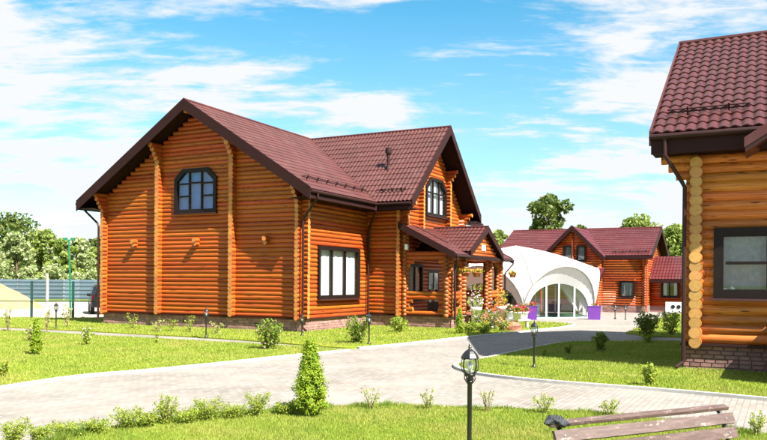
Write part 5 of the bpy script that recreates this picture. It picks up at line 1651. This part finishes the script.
MB().tube([(top.x - pm.x - 0.22, 0, top.z), (top.x - pm.x + 0.22, 0, top.z)], 0.03, 6).build('cross_arm', M['green_paint'], Lm)
for sx in (-0.2, 0.2):
    MB().hexa([(top.x - pm.x + sx - 0.09, -0.09, top.z - 0.02), (top.x - pm.x + sx + 0.09, -0.09, top.z - 0.02), (top.x - pm.x + sx + 0.09, 0.09, top.z + 0.04), (top.x - pm.x + sx - 0.09, 0.09, top.z + 0.04),
               (top.x - pm.x + sx - 0.09, -0.07, top.z + 0.12), (top.x - pm.x + sx + 0.09, -0.07, top.z + 0.12), (top.x - pm.x + sx + 0.09, 0.09, top.z + 0.14), (top.x - pm.x + sx - 0.09, 0.09, top.z + 0.14)])
    m_ = MB(); m_.hexa([(top.x - pm.x + sx - 0.09, -0.09, top.z - 0.02), (top.x - pm.x + sx + 0.09, -0.09, top.z - 0.02), (top.x - pm.x + sx + 0.09, 0.09, top.z + 0.04), (top.x - pm.x + sx - 0.09, 0.09, top.z + 0.04),
               (top.x - pm.x + sx - 0.09, -0.07, top.z + 0.12), (top.x - pm.x + sx + 0.09, -0.07, top.z + 0.12), (top.x - pm.x + sx + 0.09, 0.09, top.z + 0.14), (top.x - pm.x + sx - 0.09, 0.09, top.z + 0.14)])
    m_.build('floodlight', M['green_paint'], Lm)
# sand heap
b = MB(); nR, nA = 14, 36
pc = gnd(-8, 308)
for i in range(nR + 1):
    for j in range(nA):
        a = 2 * math.pi * j / nA; rr = 3.1 * i / nR * (1 + 0.12 * math.sin(3 * a + 1) + 0.06 * math.sin(7 * a))
        zz = 1.95 * max(0, 1 - (i / nR) ** 1.15) + (0.06 * random.uniform(-1, 1) if 0 < i < nR else 0) - (0.02 if i == nR else 0)
        b.v.append((rr * math.cos(a), rr * math.sin(a), zz))
for i in range(nR):
    for j in range(nA): b.f.append((i * nA + j, (i + 1) * nA + j, (i + 1) * nA + (j + 1) % nA, i * nA + (j + 1) % nA)); b.mi.append(0)
o = b.build('sand_heap', M['sand'], None, True); o.location = pc
tag(o, 'heap of yellow building sand before the sheet fence', 'sand heap')

# parked black suv, seen from behind past the house corner
cp = gnd(90.5, 314.5)
fwd = Vector((-0.40, 0.9165, 0)); ca = math.atan2(-fwd.x, fwd.y)
cpos = cp + Vector((fwd.y, -fwd.x, 0)) * 0.95
Car = thing('parked_car', 'black off road car parked behind the house corner, tailgate facing the lawn', 'car', cpos, ca)
sec = [(0.0, 0.55, 1.05, 0.86), (0.02, 0.45, 1.75, 0.90), (0.55, 0.42, 1.80, 0.92), (1.6, 0.40, 1.82, 0.93), (2.5, 0.40, 1.74, 0.93), (3.15, 0.40, 1.12, 0.92), (4.2, 0.42, 1.02, 0.90), (4.55, 0.5, 0.85, 0.80)]
b = MB()
for y, z0, z1, hw_ in sec:
    belt = min(1.08, z1)
    roofw = hw_ * (0.80 if z1 > 1.3 else 0.97)
    for x, z in ((-hw_ * 0.95, z0), (-hw_, (z0 + belt) / 2), (-hw_ * 0.97, belt), (-roofw, z1 - 0.08), (-roofw * 0.85, z1), (roofw * 0.85, z1), (roofw, z1 - 0.08), (hw_ * 0.97, belt), (hw_, (z0 + belt) / 2), (hw_ * 0.95, z0)):
        b.v.append((x, y, z))
nn = 10
for i in range(len(sec) - 1):
    for j in range(nn): b.f.append((i * nn + j, i * nn + (j + 1) % nn, (i + 1) * nn + (j + 1) % nn, (i + 1) * nn + j)); b.mi.append(0)
b.f.append(tuple(range(nn))[::-1]); b.f.append(tuple((len(sec) - 1) * nn + j for j in range(nn))); b.mi += [0, 0]
b.build('body', M['carpaint'], Car, True)
MB().hexa([(-0.72, -0.035, 1.16), (0.72, -0.035, 1.16), (0.72, 0.05, 1.16), (-0.72, 0.05, 1.16), (-0.60, -0.005, 1.62), (0.60, -0.005, 1.62), (0.60, 0.05, 1.62), (-0.60, 0.05, 1.62)])
m_ = MB(); m_.hexa([(-0.72, -0.035, 1.16), (0.72, -0.035, 1.16), (0.72, 0.05, 1.16), (-0.72, 0.05, 1.16), (-0.60, -0.005, 1.62), (0.60, -0.005, 1.62), (0.60, 0.05, 1.62), (-0.60, 0.05, 1.62)]); m_.build('rear_window', M['carglass'], Car)
for sx in (-1, 1):
    m_ = MB(); m_.hexa([(sx * 0.915, 0.4, 1.12), (sx * 0.915, 2.7, 1.12), (sx * 0.85, 2.5, 1.12), (sx * 0.85, 0.4, 1.12), (sx * 0.765, 0.5, 1.66), (sx * 0.765, 2.35, 1.66), (sx * 0.7, 2.35, 1.66), (sx * 0.7, 0.5, 1.66)]); m_.build('side_window', M['carglass'], Car)
    MB().box(sx * 0.83 - 0.05, sx * 0.83 + 0.05, -0.02, 0.12, 0.9, 1.2).build('tail_light', M['red_lens'], Car)
    MB().tube([(sx * 0.66, 0.5, 1.86), (sx * 0.66, 2.2, 1.86)], 0.02, 6).build('roof_rail', M['chrome'], Car)
    MB().box(sx * 0.98 - 0.08, sx * 0.98 + 0.08, 2.75, 2.95, 1.05, 1.22).build('mirror', M['carpaint'], Car)
    for yw in (0.85, 3.6):
        wb = MB(); wb.tube([(sx * 0.70, yw, 0.36), (sx * 0.93, yw, 0.36)], 0.36, 20); wo = wb.build('wheel', M['tyre'], Car)
        MB().tube([(sx * 0.925, yw, 0.36), (sx * 0.945, yw, 0.36)], 0.21, 14).build('rim', M['chrome'], wo)
MB().box(-0.86, 0.86, -0.12, 0.1, 0.42, 0.72).build('rear_bumper', M['carpaint'], Car)
MB().box(-0.6, 0.6, -0.045, -0.005, 1.06, 1.12).build('tailgate_trim', M['chrome'], Car)
MB().box(-0.26, 0.26, -0.03, 0.0, 0.90, 1.02).build('number_plate', M['white'], Car)
# air conditioner unit by the annex of the far house
g_ = gnd(674, 313)
T_ = thing('air_conditioner_unit', 'white outdoor air conditioner unit before the annex wall', 'air conditioner', g_, HY)
MB().box(-0.55, 0.55, -0.2, 0.2, 0.06, 0.78).build('casing', M['white'], T_)
for sx in (-0.05, 0.33): MB().tube([(sx, -0.2, 0.45), (sx, -0.225, 0.45)], 0.14, 14).build('grille', M['black'], T_)
for sx in (-0.45, 0.45): MB().box(sx - 0.05, sx + 0.05, -0.18, 0.18, 0, 0.06).build('foot', M['black'], T_)
